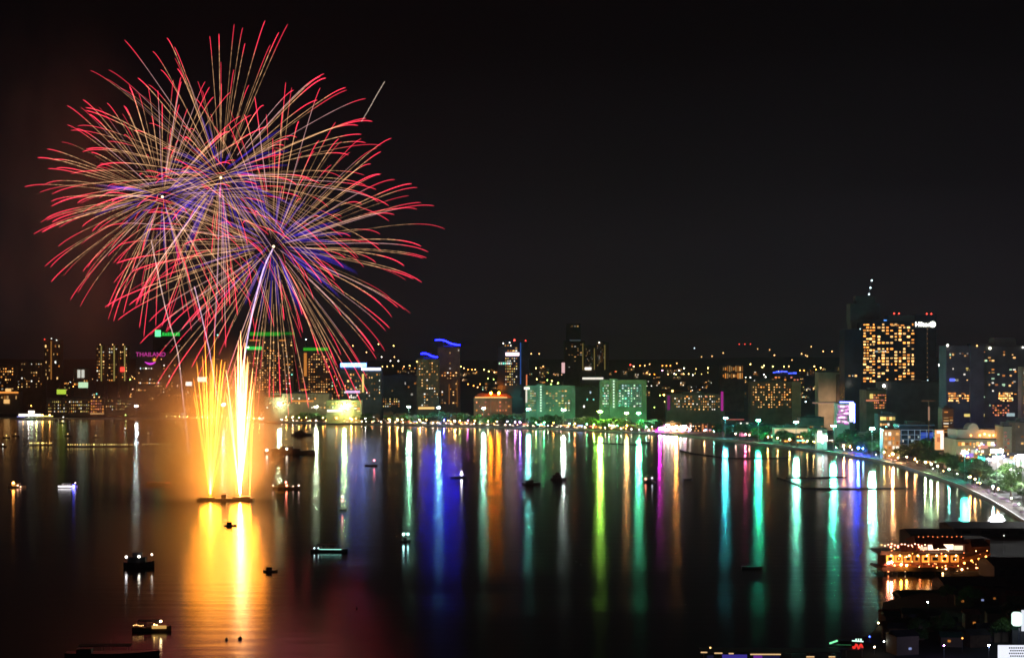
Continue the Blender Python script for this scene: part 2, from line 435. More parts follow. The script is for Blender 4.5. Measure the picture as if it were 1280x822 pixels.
for i, (a, c, lx, lab) in enumerate(((120, 131, 126.8, 'left one of three matching condominium towers with glowing edge strips'), (135, 147, 142.8, 'middle one of three matching condominium towers with glowing edge strips'), (149, 159, 156, 'right one of three matching strip-lit condominium towers, red sign halfway up'))):
    b = Bld('condominium_tower', lab, 'tower', a, c, 432+(i == 2), 3400+30*i, 22, 'brown', group='three strip-lit condominium towers')
    b.panel('light_strip', lx-.7, lx+.7, 432, 476, YEL, .32)
    b.win(a+.5, lx-1.5, 434, 477, 2, 11, .5, 'warm', .5, .35); b.win(lx+1, c, 434, 477, 1, 11, .35, 'warm', .5, .35)
    b.bulb('roof_lamp', (a+c)/2, 430.5, WARM, 3)
    if i == 2: b.panel('sign', 150, 156, 458.5, 464.5, RED, 1.8, y=-.8)
    b.done()
b = Bld('hall_building', 'small building with two lit white columns above the green billboard', 'building', 92, 110, 461, 3250, 20, 'brown')
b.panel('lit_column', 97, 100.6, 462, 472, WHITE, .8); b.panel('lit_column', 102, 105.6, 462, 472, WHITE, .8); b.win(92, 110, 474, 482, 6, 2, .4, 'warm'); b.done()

def billboard(px0, px1, py0, py1, Y, col, st, label, legs=2, frame=True):
    cx = (px0+px1)/2; z0 = th((cx-640)/F*Y, Y); k = Y/F; w = (px1-px0)*k
    r = tag(empty('billboard', ((cx-640)/F*Y, Y, z0)), label, 'billboard')
    za, zb = zat(py1, Y)-z0, zat(py0, Y)-z0
    dp = MB().box(-w/2, w/2, -.3, 0, za, zb).build('display', G(col, st), r)
    f = MB(); f.box(-w/2-.4, w/2+.4, .05, .7, za-.4, zb+.4); f.build('frame', M['metal'], dp)
    for i in range(legs):
        x = -w*.3 + w*.6*i/max(1, legs-1); MB().tube([(x, .4, 0), (x, .4, za)], .45, 8).build('leg', M['metal'], r)
    return r
billboard(71, 82.5, 486.5, 492.5, 3000, (.75,1,.08), .75, 'yellow-green lit billboard at far left')
billboard(98, 110, 477.5, 484.5, 3080, (.7,1,.6), 1.0, 'pale green lit billboard below the two lit white columns')
billboard(232, 240, 477, 482, 3000, WHITE, 2.2, 'small white lit billboard left of the golden fountain')
billboard(247, 258, 471, 477, 3050, WHITE, 1.6, 'small white lit billboard behind the golden fountain')

b = Bld('resort_hotel', 'long low resort hotel with rows of small amber windows at far left shore', 'hotel', 58, 168, 498, 2960, 20, 'brown', floor=3.2)
b.win(60, 112, 500, 516, 22, 4, .62, 'gold', .42, .35); b.win(132, 166, 499, 513, 14, 4, .5, 'gold', .42, .35)
b.vol('entrance_tower', 113, 131, 497, None, -5, 10, 'red_wall')
MB().lathe([(11,0),(10,2),(5,5),(1,8)], 8, (b.X(122), 2, b.Z(497))).build('pavilion_roof', M['green_roof'], b.root)
b.win(114, 131, 499, 516, 6, 5, .8, 'red', .6, .5, y=-5); b.bulb('roof_lamp', 121, 492, TEAL, 2.5); b.bulb('roof_lamp', 119, 496, WARM, 4, y=-7); b.bulb('roof_lamp', 125, 496, WARM, 3, y=-7)
b.panel('canopy_light', 114, 131, 516, 517, WARM, 1.2, y=-6); b.done()

# the sign tower
b = Bld('sign_tower', 'broad dark block carrying the magenta roof sign and a bird emblem', 'building', 170, 228, 440, 3150, 30, 'brown')
Tz = b.Z(443)
text_mesh('THAILAND', 8.0, .25, G((.75,.06,.42), .8), b.root, (b.X(188.5), -1.2, Tz), 'lettering', width=37*b.k)
arc = [(b.X(181+14*i/10), -1.6, b.Z(452+2.6*math.sin(math.pi*i/10))) for i in range(11)]
MB().tube(arc, [.3+1.7*math.sin(math.pi*i/10) for i in range(11)], 6).build('emblem_swoosh', G((.8,.05,.75), 1.2), b.root)
st = MB(); c0 = Vector((b.X(193), -1.6, b.Z(449.5)))
for k in range(6):
    g = k*math.pi/3+.4; st.tube([c0, c0+Vector((math.cos(g)*4.6, 0, math.sin(g)*4.6))], [1.0, .12], 5)
st.build('emblem_star', G((1,.55,.05), 1.3), b.root)
b.win(174, 191, 459, 461.5, 5, 1, 1, 'white', .6, .7); b.win(171, 200, 477, 480, 10, 1, .9, 'warm', .45, .5); b.win(158+12, 185, 486, 489, 6, 1, .9, 'warm', .45, .5)
b.win(172, 227, 464, 500, 16, 9, .16, 'warm', .4, .35); b.win(200, 227, 443, 470, 8, 7, .2, 'warm', .4, .3); b.done()
b = Bld('sign_tower', 'dark tower topped by a green block and green line sign', 'tower', 191, 227, 422, 3650, 28, 'dark_conc')
b.panel('sign', 194, 201, 412.5, 420.5, (.12,1,.3), 2.2); sg = MB()
for i, (a, c) in enumerate(((203,205.5),(206.3,208.8),(209.6,212),(213,215),(216,219),(220,222),(222.6,224.6))): sg.box(b.X(a), b.X(c), -1.2, -.7, b.Z(418.8), b.Z(415.2+(i % 3 == 1)*.8))
sg.box(b.X(201), b.X(225), -1.1, -.7, b.Z(419.6), b.Z(418.9)); sg.build('sign_lettering', G((.03,.75,.08), .9), b.root)
MB().box(b.X(192), b.X(226), -.65, .3, b.Z(424), b.Z(412)).build('sign_frame', M['metal'], b.root)
b.win(192, 226, 430, 470, 8, 10, .1, 'dim', .4, .3); b.done()

# ---- green-crowned towers
b = Bld('condominium_tower', 'large amber-windowed tower with green roof band left of the spired tower', 'tower', 310, 367, 423, 2900, 32, 'brown')
b.panel('roof_band', 312, 350, 415, 419.5, (.04,.9,.05), .30, y=4); b.panel('roof_band', 351, 368, 415, 418.4, (.03,.7,.05), .17, y=4)
MB().box(b.X(311), b.X(368), 4, 20, b.h+.02, b.Z(412)).build('penthouse', M['dark_conc'], b.root)
b.panel('wing_band', 308, 328, 433, 437, (.08,1,.15), .7, y=-1.2); b.bulb('roof_lamp', 310.5, 434, GREENW, 6, 1.6, y=-3)
b.panel('floor_light', 312, 325, 424.5, 426, AMBER, .6); b.panel('floor_light', 349, 357, 424.5, 426, AMBER, .6)
b.win(311, 352, 440, 491, 13, 17, .55, 'amber', .42, .36, gain=.75); b.win(329, 366, 426, 440, 10, 4, .35, 'amber', .42, .36, gain=.7); b.win(353, 367, 440, 491, 4, 15, .45, 'warm', .4, .34, gain=.8)
b.bulb('balcony_lamp', 365, 468, TEAL, 2.5); b.done()
b = Bld('condominium_tower', 'amber-windowed tower with green roof band and a short spire', 'tower', 372, 417, 439, 2860, 30, 'brown')
b.panel('roof_band', 379, 410, 434.5, 438, (.08,.95,.05), .4, y=2)
MB().box(b.X(379), b.X(410), 2, 18, b.h+.02, b.Z(433)).build('penthouse', M['dark_conc'], b.root)
MB().tube([(b.X(382), 6, b.Z(433)), (b.X(382), 6, b.Z(425))], [2.2, .3], 6).build('spire', M['green_roof'], b.root); b.bulb('spire_lamp', 382, 424, COOL, 5, y=6)
b.panel('edge_light', 380, 383.5, 441, 470, AMBER, .6); b.win(385, 416, 441, 491, 10, 16, .55, 'amber', .42, .36, gain=.75); b.panel('floor_light', 376, 385, 486, 487.5, AMBER, .8); b.win(373, 380, 445, 490, 2, 12, .25, 'dim'); b.done()
b = Bld('apartment_block', 'speckled warm block right of the spired tower', 'building', 413, 428, 462, 2760, 22, 'brown')
b.win(414, 428, 464, 500, 5, 9, .5, 'mixed', .45, .4); b.done()
b = Bld('podium_block', 'low brown podium with a warm eave strip under the green-topped towers', 'building', 330, 412, 492, 2640, 30, 'brown', ledge=0)
b.panel('eave_light', 365, 392, 500, 502, AMBER, .8); b.win(332, 412, 495, 512, 20, 3, .3, 'warm', .45, .35); b.panel('eave_light', 318+13, 352, 495, 496, AMBER, .35); b.done()
# ---- blue-white sign block
b = Bld('hotel_block', 'dark hotel block under glowing blue-white roof signs', 'hotel', 425, 477, 463, 2700, 30, 'dark_conc')
b.vol('upper_wall', 425, 457, 459, 463, 3, 22, 'dark_conc', 0, 0)
b.panel('roof_sign', 425.5, 458, 453.5, 458.5, (.10,.20,1), 9.0, sample=True, y=2); b.panel('roof_sign', 452, 476, 459.5, 462.6, (.5,.6,1), 5.0, sample=True)
b.bulb('sign_lamp', 432, 456, WHITE, 10, 1.4, y=-1); b.bulb('sign_lamp', 445, 455, WHITE, 6, 1.2, y=-1)
b.panel('stair_light', 452.5, 455, 467, 490, YEL, 1.0); b.win(457, 476, 466, 500, 6, 9, .35, 'warm', .35, .45); b.win(427, 450, 466, 486, 7, 5, .18, 'warm')
b.panel('canopy_light', 432, 450, 488, 491, (.9,.6,1), 1.0); b.win(436, 446, 494, 499, 4, 1, .9, 'white', .7, .6); b.win(426, 452, 480, 508, 7, 7, .35, 'gold'); b.done()
b = Bld('podium_block', 'bright yellow-lit low podium in front of the blue-white sign block', 'building', 408, 452, 500, 2580, 20, 'cream', ledge=.4)
b.win(431, 450, 502, 515, 5, 4, .8, 'warm', .8, .35); b.panel('canopy_light', 409, 428, 512, 514.5, WHITE, 2.0); b.win(410, 430, 502, 511, 5, 2, .6, 'gold'); b.done()
b = Bld('apartment_block', 'dark wide block with a sprinkle of lit ground floors right of the sign block', 'building', 478, 522, 470, 2820, 26, 'dark_conc')
b.win(478, 500, 497, 509, 8, 4, .65, 'gold', .45, .45); b.win(480, 521, 472, 495, 10, 5, .06, 'dim'); b.done()
# ---- towers with blue wave lights
def wave(b, px0, px1, py0, py1, amp, st, y):
    pts = [];
    for i in range(19):
        u = i/18; py = py0 + (py1-py0)*(u*u*(3-2*u)) - amp*math.sin(math.pi*min(1, u*1.6))*.8
        pts.append((b.X(px0+(px1-px0)*u), y, b.Z(py)))
    MB().tube(pts, 1.15, 6).build('wave_light', G((.0035,.0045,1), st*2.6, True), b.root)
    fr = MB()
    for i in range(0, 19, 3): fr.tube([(pts[i][0], y+1.4, b.h-.5), (pts[i][0], y+1.4, pts[i][2])], .25, 5)
    fr.build('wave_support', M['metal'], b.root)
b = Bld('condominium_tower', 'narrow tower with the lower blue wave light on its roof', 'tower', 521, 549, 449, 2700, 28, 'brown')
wave(b, 526, 547, 442, 446, 1.5, 14, 1.0); b.win(523, 548, 452, 508, 8, 16, .38, 'warm', .42, .38); b.bulb('roof_lamp', 521.5, 452, YEL, 4); b.panel('canopy_light', 523, 543, 508.5, 511, WARM, 1.4); b.done()
b = Bld('condominium_tower', 'tall dim tower with the higher blue wave light on its roof', 'tower', 547, 575, 434, 2790, 28, 'red_wall')
wave(b, 544, 575, 425, 431, 1.6, 18, 1.0); b.win(551, 572, 464, 505, 6, 12, .3, 'warm', .42, .36); b.win(550, 575, 436, 462, 7, 8, .1, 'dim'); b.panel('edge_light', 561, 562, 480, 505, AMBER, .25); b.panel('edge_light', 571, 572, 475, 508, AMBER, .18); b.done()
# ---- orange lit temple-like hall and neighbours
b = Bld('hip_roofed_hall', 'hall washed in orange light by two strong orange floodlights', 'hall', 592, 640, 497, 2560, 22, 'red_wall', ledge=.3, roofbox=False)
w2 = b.w/2
MB().quad((-w2-2,-2,b.h),(w2+2,-2,b.h),(w2-8,11,b.h+7),(-w2+8,11,b.h+7)).quad((w2+2,24,b.h),(-w2-2,24,b.h),(-w2+8,11,b.h+7),(w2-8,11,b.h+7)).tri((-w2-2,24,b.h),(-w2-2,-2,b.h),(-w2+8,11,b.h+7)).tri((w2+2,-2,b.h),(w2+2,24,b.h),(w2-8,11,b.h+7)).build('roof', M['tile'], b.root)
b.bulb('floodlight', 613.5, 491, (1,.24,.01), 330, 1.7, y=-6, sample=True); b.bulb('floodlight', 623.5, 491, (1,.24,.01), 330, 1.7, y=-6, sample=True)
for q in (613.5, 623.5): MB().tube([(b.X(q), -6, 0), (b.X(q), -6, b.Z(491)-1.5)], .3, 6).build('lamp_post', M['metal'], b.root)
b.panel('eave_light', 594, 634, 495.8, 497, WARM, 1.6, y=-2); b.win(594, 638, 500, 520, 12, 4, .4, 'red', .5, .4); b.done()
# ---- navy tower
b = Bld('office_tower', 'navy tower with pink-white sign and blue edge line behind the left green hotel', 'tower', 622, 661, 434, 2800, 30, 'navy', ledge=.15)
b.vol('upper_wall', 629, 657, 425, 434.5, 3, 27, 'navy', 3.5, .15); b.vol('right_wall', 648, 661, 428, None, -5, -.02, 'navy', 0, 0)
b.panel('sign', 632, 649, 440.5, 444.5, (1,.72,.78), 3.0, sample=True, y=-5); b.panel('edge_light', 650, 651.4, 428, 480, (.05,.2,.8), .35, y=-5)
b.win(631, 647, 446, 482, 6, 11, .7, 'gold', .5, .42); b.win(630, 647, 430, 440, 5, 3, .5, 'warm'); b.win(616+7, 640, 452, 456, 7, 1, .8, 'teal', .55, .6); b.bulb('warning_light', 643, 425, RED, 7, 1.6, y=2); b.bulb('warning_light', 657, 425.5, RED, 4, y=2); b.bulb('roof_lamp', 629, 429, WHITE, 4); b.bulb('roof_lamp', 637, 428, WHITE, 4)
b.panel('edge_light', 657.5, 659, 468, 484, (1,.25,.1), .9, y=-5); b.done()
# ---- green hotels
def green_hotel(px0, px1, ytop, ybot, Y, label, colx, pal, flip):
    b = Bld('beach_hotel', label, 'hotel', px0, px1, ytop+4, Y, 24, 'green_lit_wall', floor=3.4, ledge=.9)
    b.vol('stair_tower', colx-5, colx+5, ytop, None, -3, 8, 'green_lit_wall', 0, 0)
    b.vol('end_wall', px1-5, px1, ytop+2, None, -2.5, 20, 'green_lit_wall', 0, 0)
    b.vol('parapet', px0, px1, ytop+1.5, ytop+4.5, -1.6, .4, 'green_lit_wall', 0, 0)
    for i in range(10):
        y = ytop+3+(ybot-ytop-4)*i/9; b.panel('stair_lamp', colx-.9, colx+.9, y-.9, y+.9, (.75,1,.75), 1.3, y=-3)
    b.win(px0+3, colx-6, ytop+7, ybot, 4, 9, .6, pal, .6, .42); b.win(colx+6, px1-6, ytop+7, ybot, 8, 9, .5, pal, .55, .42)
    # green floodlights stand in the forecourt
    for i in range(4):
        fx = px0 + (px1-px0)*(.12+.25*i)
        l = bpy.data.lights.new('floodlight', 'SPOT'); l.energy = 4300; l.color = (.22,1,.42); l.spot_size = math.radians(120); l.spot_blend = .6; l.shadow_soft_size = .5
        o = bpy.data.objects.new('floodlight', l); COL.objects.link(o); o.parent = b.root
        o.location = (b.X(fx), -26, 7.5); o.rotation_euler = (math.radians(112), 0, 0)
        MB().box(b.X(fx)-.8, b.X(fx)+.8, -27.2, -26.3, 6.6, 7.1).build('floodlight_housing', M['metal'], b.root)
        MB().tube([(b.X(fx), -26.8, 0), (b.X(fx), -26.8, 6.7)], .2, 6).build('floodlight_post', M['metal'], b.root)
    return b.done()
g1 = green_hotel(657, 719, 480, 514, 2500, 'left one of two green-lit beach hotels, with warm windows', 676, 'gold', 0)
g1.panel('edge_light', 657, 659, 484, 503, WHITE, .9, y=-1); g1.panel('roof_light', 655, 662, 483.5, 486.5, WHITE, 1.8, y=-2); g1.bulb('roof_lamp', 689, 480, LIME, 5, y=8); g1.bulb('roof_lamp', 698, 478.5, LIME, 5, y=8)
g2 = green_hotel(750, 808, 473, 509, 2450, 'right one of two green-lit beach hotels, teal glass front', 767, 'teal', 1)
MB().box(g2.X(773), g2.X(802), -.35, -.12, g2.Z(508), g2.Z(480)).build('glass_front', mat('teal curtain glass', (.05,.16,.13), .2, .3, .2), g2.root)
# ---- far dim towers in the middle
for (a, c, yt, lx, lab) in ((705, 731, 426, 728.5, 'broad far dim tower with a darker crown, left of its slim neighbour'), (731, 744, 432, 743, 'dark middle tower between two far dim towers'), (745, 761, 428, 756, 'slim far dim tower with a lit corner strip and white roof lamp')):
    b = Bld('far_tower', lab, 'tower', a, c, yt, 4200, 34, 'brown'); b.panel('light_strip', lx-.6, lx+.6, yt+3, 462, YEL, .16)
    b.win(a+1, c-3, yt+3, 460, 6, 12, .25, 'dim', .5, .35)
    if a == 705:
        b.vol('crown', 708, 726, 404, yt-.1, 4, 28, 'dark_conc', 3.5, .2); b.win(710, 724, 406, 412, 4, 2, .3, 'dim', y=4, gain=.5); b.panel('crown_light', 712, 726, 424.5, 426, COOL, .06); b.panel('base_light', 702, 706, 453, 466, (1,.6,.6), .9)
    if a == 745: b.bulb('roof_lamp', 749, 428, WHITE, 5, 1.6); b.panel('entry_light', 731, 739, 459, 462, WHITE, 2.2, y=-2)
    b.done()
b = Bld('market_hall', 'low hall with a white-lit eave between the two green hotels', 'hall', 726, 762, 472, 2900, 30, 'dark_conc', ledge=0); b.panel('eave_light', 728, 754, 471.5, 474, WHITE, 1.1); b.done()
b = Bld('apartment_block', 'dark grey unlit block between the two green hotels', 'building', 719, 749, 484, 2560, 24, 'dark_conc'); b.win(720, 748, 488, 510, 7, 5, .12, 'teal'); b.done()
# ---- orange canopy and purple-columned hotel
cn = tag(empty('canopy_pavilion', at(846, 494, 2750)*1.0), 'curved orange-lit canopy roof behind the purple-columned hotel', 'pavilion')
cn.location.z = LZ; k = 2750/F; zt = zat(491, 2750)-LZ
c = MB(); prev = None
for i in range(13):
    u = i/12; x = (-21+39*u)*k; z = zt + 5*math.sin(math.pi*(.15+.8*u)) ; p = [(x, -6-4*math.sin(math.pi*u), z-2.4), (x, 0, z), (x, 8, z+.8)]
    if prev:
        for q in range(2): c.quad(prev[q], p[q], p[q+1], prev[q+1])
    prev = p
c.build('canopy', mat('orange membrane', (.6,.22,.03), .6, .2, .1), cn)
for q in (-14, -2, 10, 17): MB().tube([(q*k, 0, 0), (q*k, 0, zt+1.5)], .4, 6).build('post', M['metal'], cn)
for q in (-17, -9, -1, 7, 13):
    MB().ball((q*k, -13, zt-3), 1.2, 8, 5).build('lamp', G((1,.4,.04), 60, True), cn); MB().tube([(q*k, -13, 0), (q*k, -13, zt-4.3)], .25, 5).build('lamp_post', M['metal'], cn)
MB().ball((-6*k, -8, zt+3.5), 1.8, 8, 5).build('beacon', G(YEL, 6), cn); MB().tube([(-6*k, -8, 0), (-6*k, -8, zt+1.8)], .25, 5).build('beacon_post', M['metal'], cn)
b = Bld('beach_hotel', 'low hotel between two purple-lit columns, full of small warm windows', 'hotel', 833, 906, 493, 2450, 24, 'dark_conc', floor=3.2, ledge=.4)
b.panel('column_light', 834, 837.5, 494, 512, (.65,.05,.45), .22); b.panel('column_light', 901, 904, 489, 513, (.6,.03,.4), .6); b.win(840, 870, 496, 513, 12, 5, .5, 'warm', .45, .42); b.win(870, 900, 493.5, 513, 11, 6, .55, 'warm', .45, .42); b.win(842, 900, 494, 497, 12, 1, .6, 'red', .5, .6); b.done()
# ---- right middle
b = Bld('hotel_block', 'small far hotel with two rows of tall warm windows', 'hotel', 900, 930, 456, 3200, 24, 'brown', ledge=.2); b.win(903, 929, 457, 464.5, 10, 1, .95, 'warm', .55, .9, gain=.6); b.win(903, 929, 466, 473, 10, 1, .95, 'warm', .55, .9, gain=.55); b.done()
b = Bld('hotel_block', 'warm-windowed hotel slab with a pale blank right wall', 'hotel', 938, 990, 477, 2500, 26, 'brown', floor=3.2)
b.vol('blank_wall', 990, 1001, 477, None, -1.5, 26, 'cream', 0, 0); b.win(940, 989, 479, 510, 15, 10, .5, 'amber', .45, .42, gain=.85); b.done()
b = Bld('apartment_block', 'low block under a line of blue neon', 'building', 962, 1000, 469, 3000, 24, 'dark_conc'); b.win(964, 999, 470, 476, 9, 2, .3, 'red')
for i, (a, c2, y) in enumerate(((966,969,465.5),(969.5,975,464.8),(975.6,979,464.2),(980,984,464.4),(985,990,466.4),(990.6,995.5,466.2))): b.panel('neon', a, c2, y-1, y+.7, (.05,.09,1), 2.2+(i % 2), y=-.2)
b.done()
b = Bld('office_block', 'pale floodlit office block with vertical fins left of the tallest tower', 'building', 1023, 1053, 465, 2300, 26, 'cream', ledge=0)
for i in range(13): b.vol('fin', 1025+i*1.85, 1025.7+i*1.85, 471, 501, -.9, 0, 'cream', 0, 0)
b.vol('cornice', 1022.5, 1046, 465.5, 468.5, -1.6, 0, 'cream', 0, 0); b.vol('right_wing', 1045, 1053, 467.5, None, -6, 0, 'brown', 3.4, .2)
l = bpy.data.lights.new('floodlight', 'SPOT'); l.energy = 60000; l.color = (1,.62,.4); l.spot_size = math.radians(100); l.spot_blend = .7; l.shadow_soft_size = .5
o = bpy.data.objects.new('floodlight', l); COL.objects.link(o); o.parent = b.root; o.location = (b.X(1034), -42, 24); o.rotation_euler = (math.radians(95), 0, 0)
MB().tube([(b.X(1034), -42.8, 0), (b.X(1034), -42.8, 23.4)], .3, 6).build('floodlight_post', M['metal'], b.root)
b.panel('eave_light', 1015, 1045, 502.5, 504, (1,.6,.4), .3, y=-2); b.done()

# ---- the tallest tower
b = Bld('hotel_tower', 'tallest tower with a wide wall of amber windows and a white roof sign', 'hotel', 1078, 1144, 402, 2150, 34, 'navy', floor=3.55, ledge=.25)
b.vol('left_wing', 1057, 1077.9, 411, None, 6, 40, 'navy', 3.55, .2); b.vol('right_wing', 1144.1, 1170, 393, None, -2, 34, 'navy', 3.55, .15)
b.vol('rear_crown', 1071, 1108, 378, 402, 40, 66, 'dark_conc', 3.55, .2); b.vol('rear_tower', 1072, 1107, 402, None, 40, 66, 'dark_conc', 0, 0); b.vol('rear_top', 1079, 1103, 368, 378, 44, 62, 'dark_conc', 0, 0)
b.vol('crown', 1112, 1144, 394, 402, 4, 30, 'dark_conc', 0, 0)
MB().tube([(b.X(1096.5), 52, b.Z(368)), (b.X(1098.5), 52, b.Z(357)), (b.X(1100), 52, b.Z(348))], [.9,.5,.2], 6).build('antenna', M['metal'], b.root)
for x, y in ((1096.8, 365.5), (1098.6, 357.3), (1100.2, 348)): b.bulb('antenna_lamp', x, y, COOL, 4, 1.15, y=50.5)
b.win(1078.8, 1094, 404, 478, 4, 21, .78, 'amber', .8, .55); b.win(1096, 1143.5, 403.5, 476, 9, 19, .66, 'amber', .6, .58)
b.win(1092, 1108, 438, 440, 6, 1, .9, 'white', .8, .7, gain=.5); b.win(1113, 1131, 405.5, 407.5, 3, 1, 1, 'warm', .7, 1)
for i in range(12): b.bulb('edge_lamp', 1158.5, 411+6*i, WARM, .5, .55, y=-2.6)
b.bulb('edge_lamp', 1159, 475, COOL, 2.2, .8, y=-2.6)
text_mesh('Hilton', 8, .3, G((1,1,.86), 7, True), b.root, (b.X(1153), -3.6, b.Z(405.5)), 'roof_sign', width=19*b.k)
MB().tube([(b.X(1165), -4.2, b.Z(405.3)), (b.X(1165), -2.6, b.Z(405.3))], 4.0, 16).build('sign_roundel', G((.95,1,.8), 3.2, True), b.root)
MB().box(b.X(1143), b.X(1168.5), -3.0, -2.2, b.Z(409.6), b.Z(401.4)).build('sign_board', M['dark_conc'], b.root)
b.panel('blue_sign', 1105, 1108.6, 399.5, 405, (.1,.35,1), 1.6, y=2)
for x, y in ((1119.5, 391.5), (1125.5, 391.5), (1160.5, 392), (1166, 392)): b.bulb('warning_light', x, y, RED, 5, 1.0, y=8)
b.bulb('corner_lamp', 1076, 411, COOL, 2, .8, y=4); b.win(1061, 1073, 468, 471, 3, 1, 1, 'gold', .6, .7, y=6); b.done()
b = Bld('mall_podium', 'big blank dark podium block at the foot of the tallest tower', 'building', 1108, 1179, 478, 2050, 60, 'dark_conc', ledge=0)
b.bulb('terrace_lamp', 1104.5, 482, WHITE, 18, 1.8, y=-2); b.done()
b = Bld('mall_wing', 'mall wing with reddish lit shop windows beside the dark podium', 'building', 1083, 1107.8, 488, 2020, 40, 'brown', ledge=.3)
b.win(1090, 1108, 492, 511, 8, 6, .7, 'red', .6, .45); b.panel('lit_band', 1082, 1098, 499.5, 501, (1,.3,.15), .8); b.panel('display', 1087, 1091, 492, 498, YEL, .9); b.done()
mast = tag(empty('sign_mast', inland(1088, 60)), 'tall brown lit mast with a crossbar before the mall wing', 'mast'); Ym = mast.location.y; kk = Ym/F
MB().tube([(0,0,0),(0,0,zat(500, Ym)-LZ)], [.7,.5], 8).build('pole', M['brown'], mast); MB().box(-9*kk, 9*kk, -.4, .4, zat(501.5, Ym)-LZ, zat(500, Ym)-LZ).build('crossbar', M['brown'], mast); MB().box(-.9, .9, -1, -.75, zat(525, Ym)-LZ, zat(508, Ym)-LZ).build('light_panel', G((1,.55,.35), .3), mast)
b = Bld('shop_building', 'dark shop building with two rows of yellow lit signs below the podium', 'shop', 1098, 1122, 518, 1800, 20, 'dark_conc', ledge=0)
b.win(1100, 1119, 520.5, 525, 5, 1, 1, 'gold', .85, .9, gain=1.2); b.win(1099.5, 1112, 528, 532.5, 4, 1, 1, 'gold', .85, .9, gain=1.1); b.done()
# ---- LED bands building
b = Bld('neon_building', 'building wrapped in glowing white and magenta light bands', 'building', 1046, 1062, 504, 1900, 16, 'white_wall', ledge=.3)
for i in range(5):
    y = 506+5.0*i; wob = 1.2*math.sin(i*1.9)
    for j in range(5):
        xa = 1047+wob-1.3*(i > 2)+2.8*j; yy = y+.9*math.sin(j*.8+i); b.panel('light_band', xa, xa+2.75, yy, yy+2.2, (1,.5+.1*(j % 3),.92), rnd.choice([.6,1.1,2.2]), y=.15*j); b.panel('light_band', xa, xa+2.75, yy+2.6, yy+3.8, (.8,.10,.75), rnd.choice([.3,.6,1.0]), y=.15*j)
[b.panel('light_screen', 1061.5, 1066.6-.5*(j % 2), 503.4+4*j, 507+4*j, (.8,.72,1), st_, y=1+.1*j, sample=True) for j, st_ in enumerate((3,8,6,9,4,2))]; b.panel('light_band', 1050, 1067, 502, 503.6, (.15,.18,1), 16, y=2, sample=True); b.panel('light_band', 1067.4, 1068.8, 504, 528, (.1,.14,1), 20, y=2, sample=True)
MB().box(b.X(1060), b.X(1069), .9, 12, 0, b.Z(503)).build('side_wall', M['dark_conc'], b.root); b.done()
# ---- blue glass hall, cream kiosk, orange billboard
b = Bld('glass_hall', 'blue-lit glass hall with white frames behind the beach trees', 'building', 1124, 1168, 531, 1640, 26, 'navy', ledge=0)
fr = MB()
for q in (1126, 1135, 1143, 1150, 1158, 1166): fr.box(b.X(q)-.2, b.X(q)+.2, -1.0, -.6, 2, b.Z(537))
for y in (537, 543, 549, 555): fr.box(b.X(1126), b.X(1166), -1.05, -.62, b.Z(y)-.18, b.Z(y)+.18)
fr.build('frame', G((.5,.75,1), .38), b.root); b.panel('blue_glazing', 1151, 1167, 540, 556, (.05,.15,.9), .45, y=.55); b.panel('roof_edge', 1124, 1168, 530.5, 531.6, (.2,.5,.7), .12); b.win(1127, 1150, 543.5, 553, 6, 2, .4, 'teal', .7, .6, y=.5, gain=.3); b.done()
b = Bld('kiosk_building', 'cream lit frontage with dark vertical gaps left of the blue glass hall', 'building', 1104, 1125, 537, 1600, 14, 'cream', ledge=.3); b.win(1105, 1124, 539, 562, 4, 4, .85, 'warm', .7, .7, gain=.7); b.done()
bb = billboard(1168.5, 1180, 537, 562, 1560, (1,.45,.16), 1.0, 'tall orange and white lit billboard right of the blue glass hall')
k = 1560/F; zz = lambda py: zat(py, 1560) - bb.location.z
MB().box(-3.4*k, 4.6*k, -.4, -.32, zz(541.5), zz(538)).box(1.2*k, 5*k, -.4, -.32, zz(561), zz(541.5)).build('white_panel', G((1,.9,.8), 1.5), bb)
MB().box(-3*k, .6*k, -.42, -.33, zz(552), zz(546)).build('picture_panel', G((.9,.25,.1), .7), bb)
# ---- right-hand apartment block
b = Bld('apartment_block', 'long stepped dark apartment block with scattered lit flats at right', 'building', 1183, 1300, 433, 1750, 30, 'dark_conc', floor=3.1, ledge=.8)
b.vol('stair_core', 1212, 1229, 432, None, -3, 0, 'dark_conc', 0, 0); b.vol('upper_wall', 1245, 1272, 422, 433, 6, 26, 'dark_conc', 3.1, .5); b.vol('right_tower', 1272, 1296, 458, None, -14, -1, 'cream', 3.1, .3)
b.bulb('roof_lamp', 1184, 431.5, WHITE, 6, 1.3); b.bulb('roof_lamp', 1237, 435, (1,1,.7), 5, 1.5); b.bulb('roof_lamp', 1220, 432, WARM, 3, .9, y=-4); b.bulb('roof_lamp', 1278, 434, WHITE, 4, 1.0)
b.win(1186, 1198, 473, 476.5, 4, 1, 1, 'white', .9, .9, gain=.4); b.panel('blue_sign', 1186.5, 1193, 472.7, 476.5, (.12,.16,1), 1.3, y=-.8)
b.win(1207, 1218, 459, 463.5, 3, 2, .8, 'gold', .8, .6); b.win(1217, 1223, 451, 458, 2, 2, .7, 'amber', .8, .6)
b.win(1185, 1218, 490, 502, 10, 4, .62, 'amber', .8, .55, gain=1.1); b.win(1248, 1266, 490, 502, 7, 4, .75, 'amber', .75, .6, gain=1.2); b.win(1240, 1262, 505, 520, 7, 5, .6, 'red', .6, .5)
b.panel('lit_sign', 1205, 1230, 517, 520.5, YEL, .9); b.win(1186, 1271, 438, 515, 24, 22, .07, 'mixed', .6, .5, gain=.8); b.win(1230, 1270, 445, 490, 9, 12, .14, 'mixed', .7, .5); b.win(1186, 1211, 440, 446, 8, 2, .4, 'dim', .6, .4)
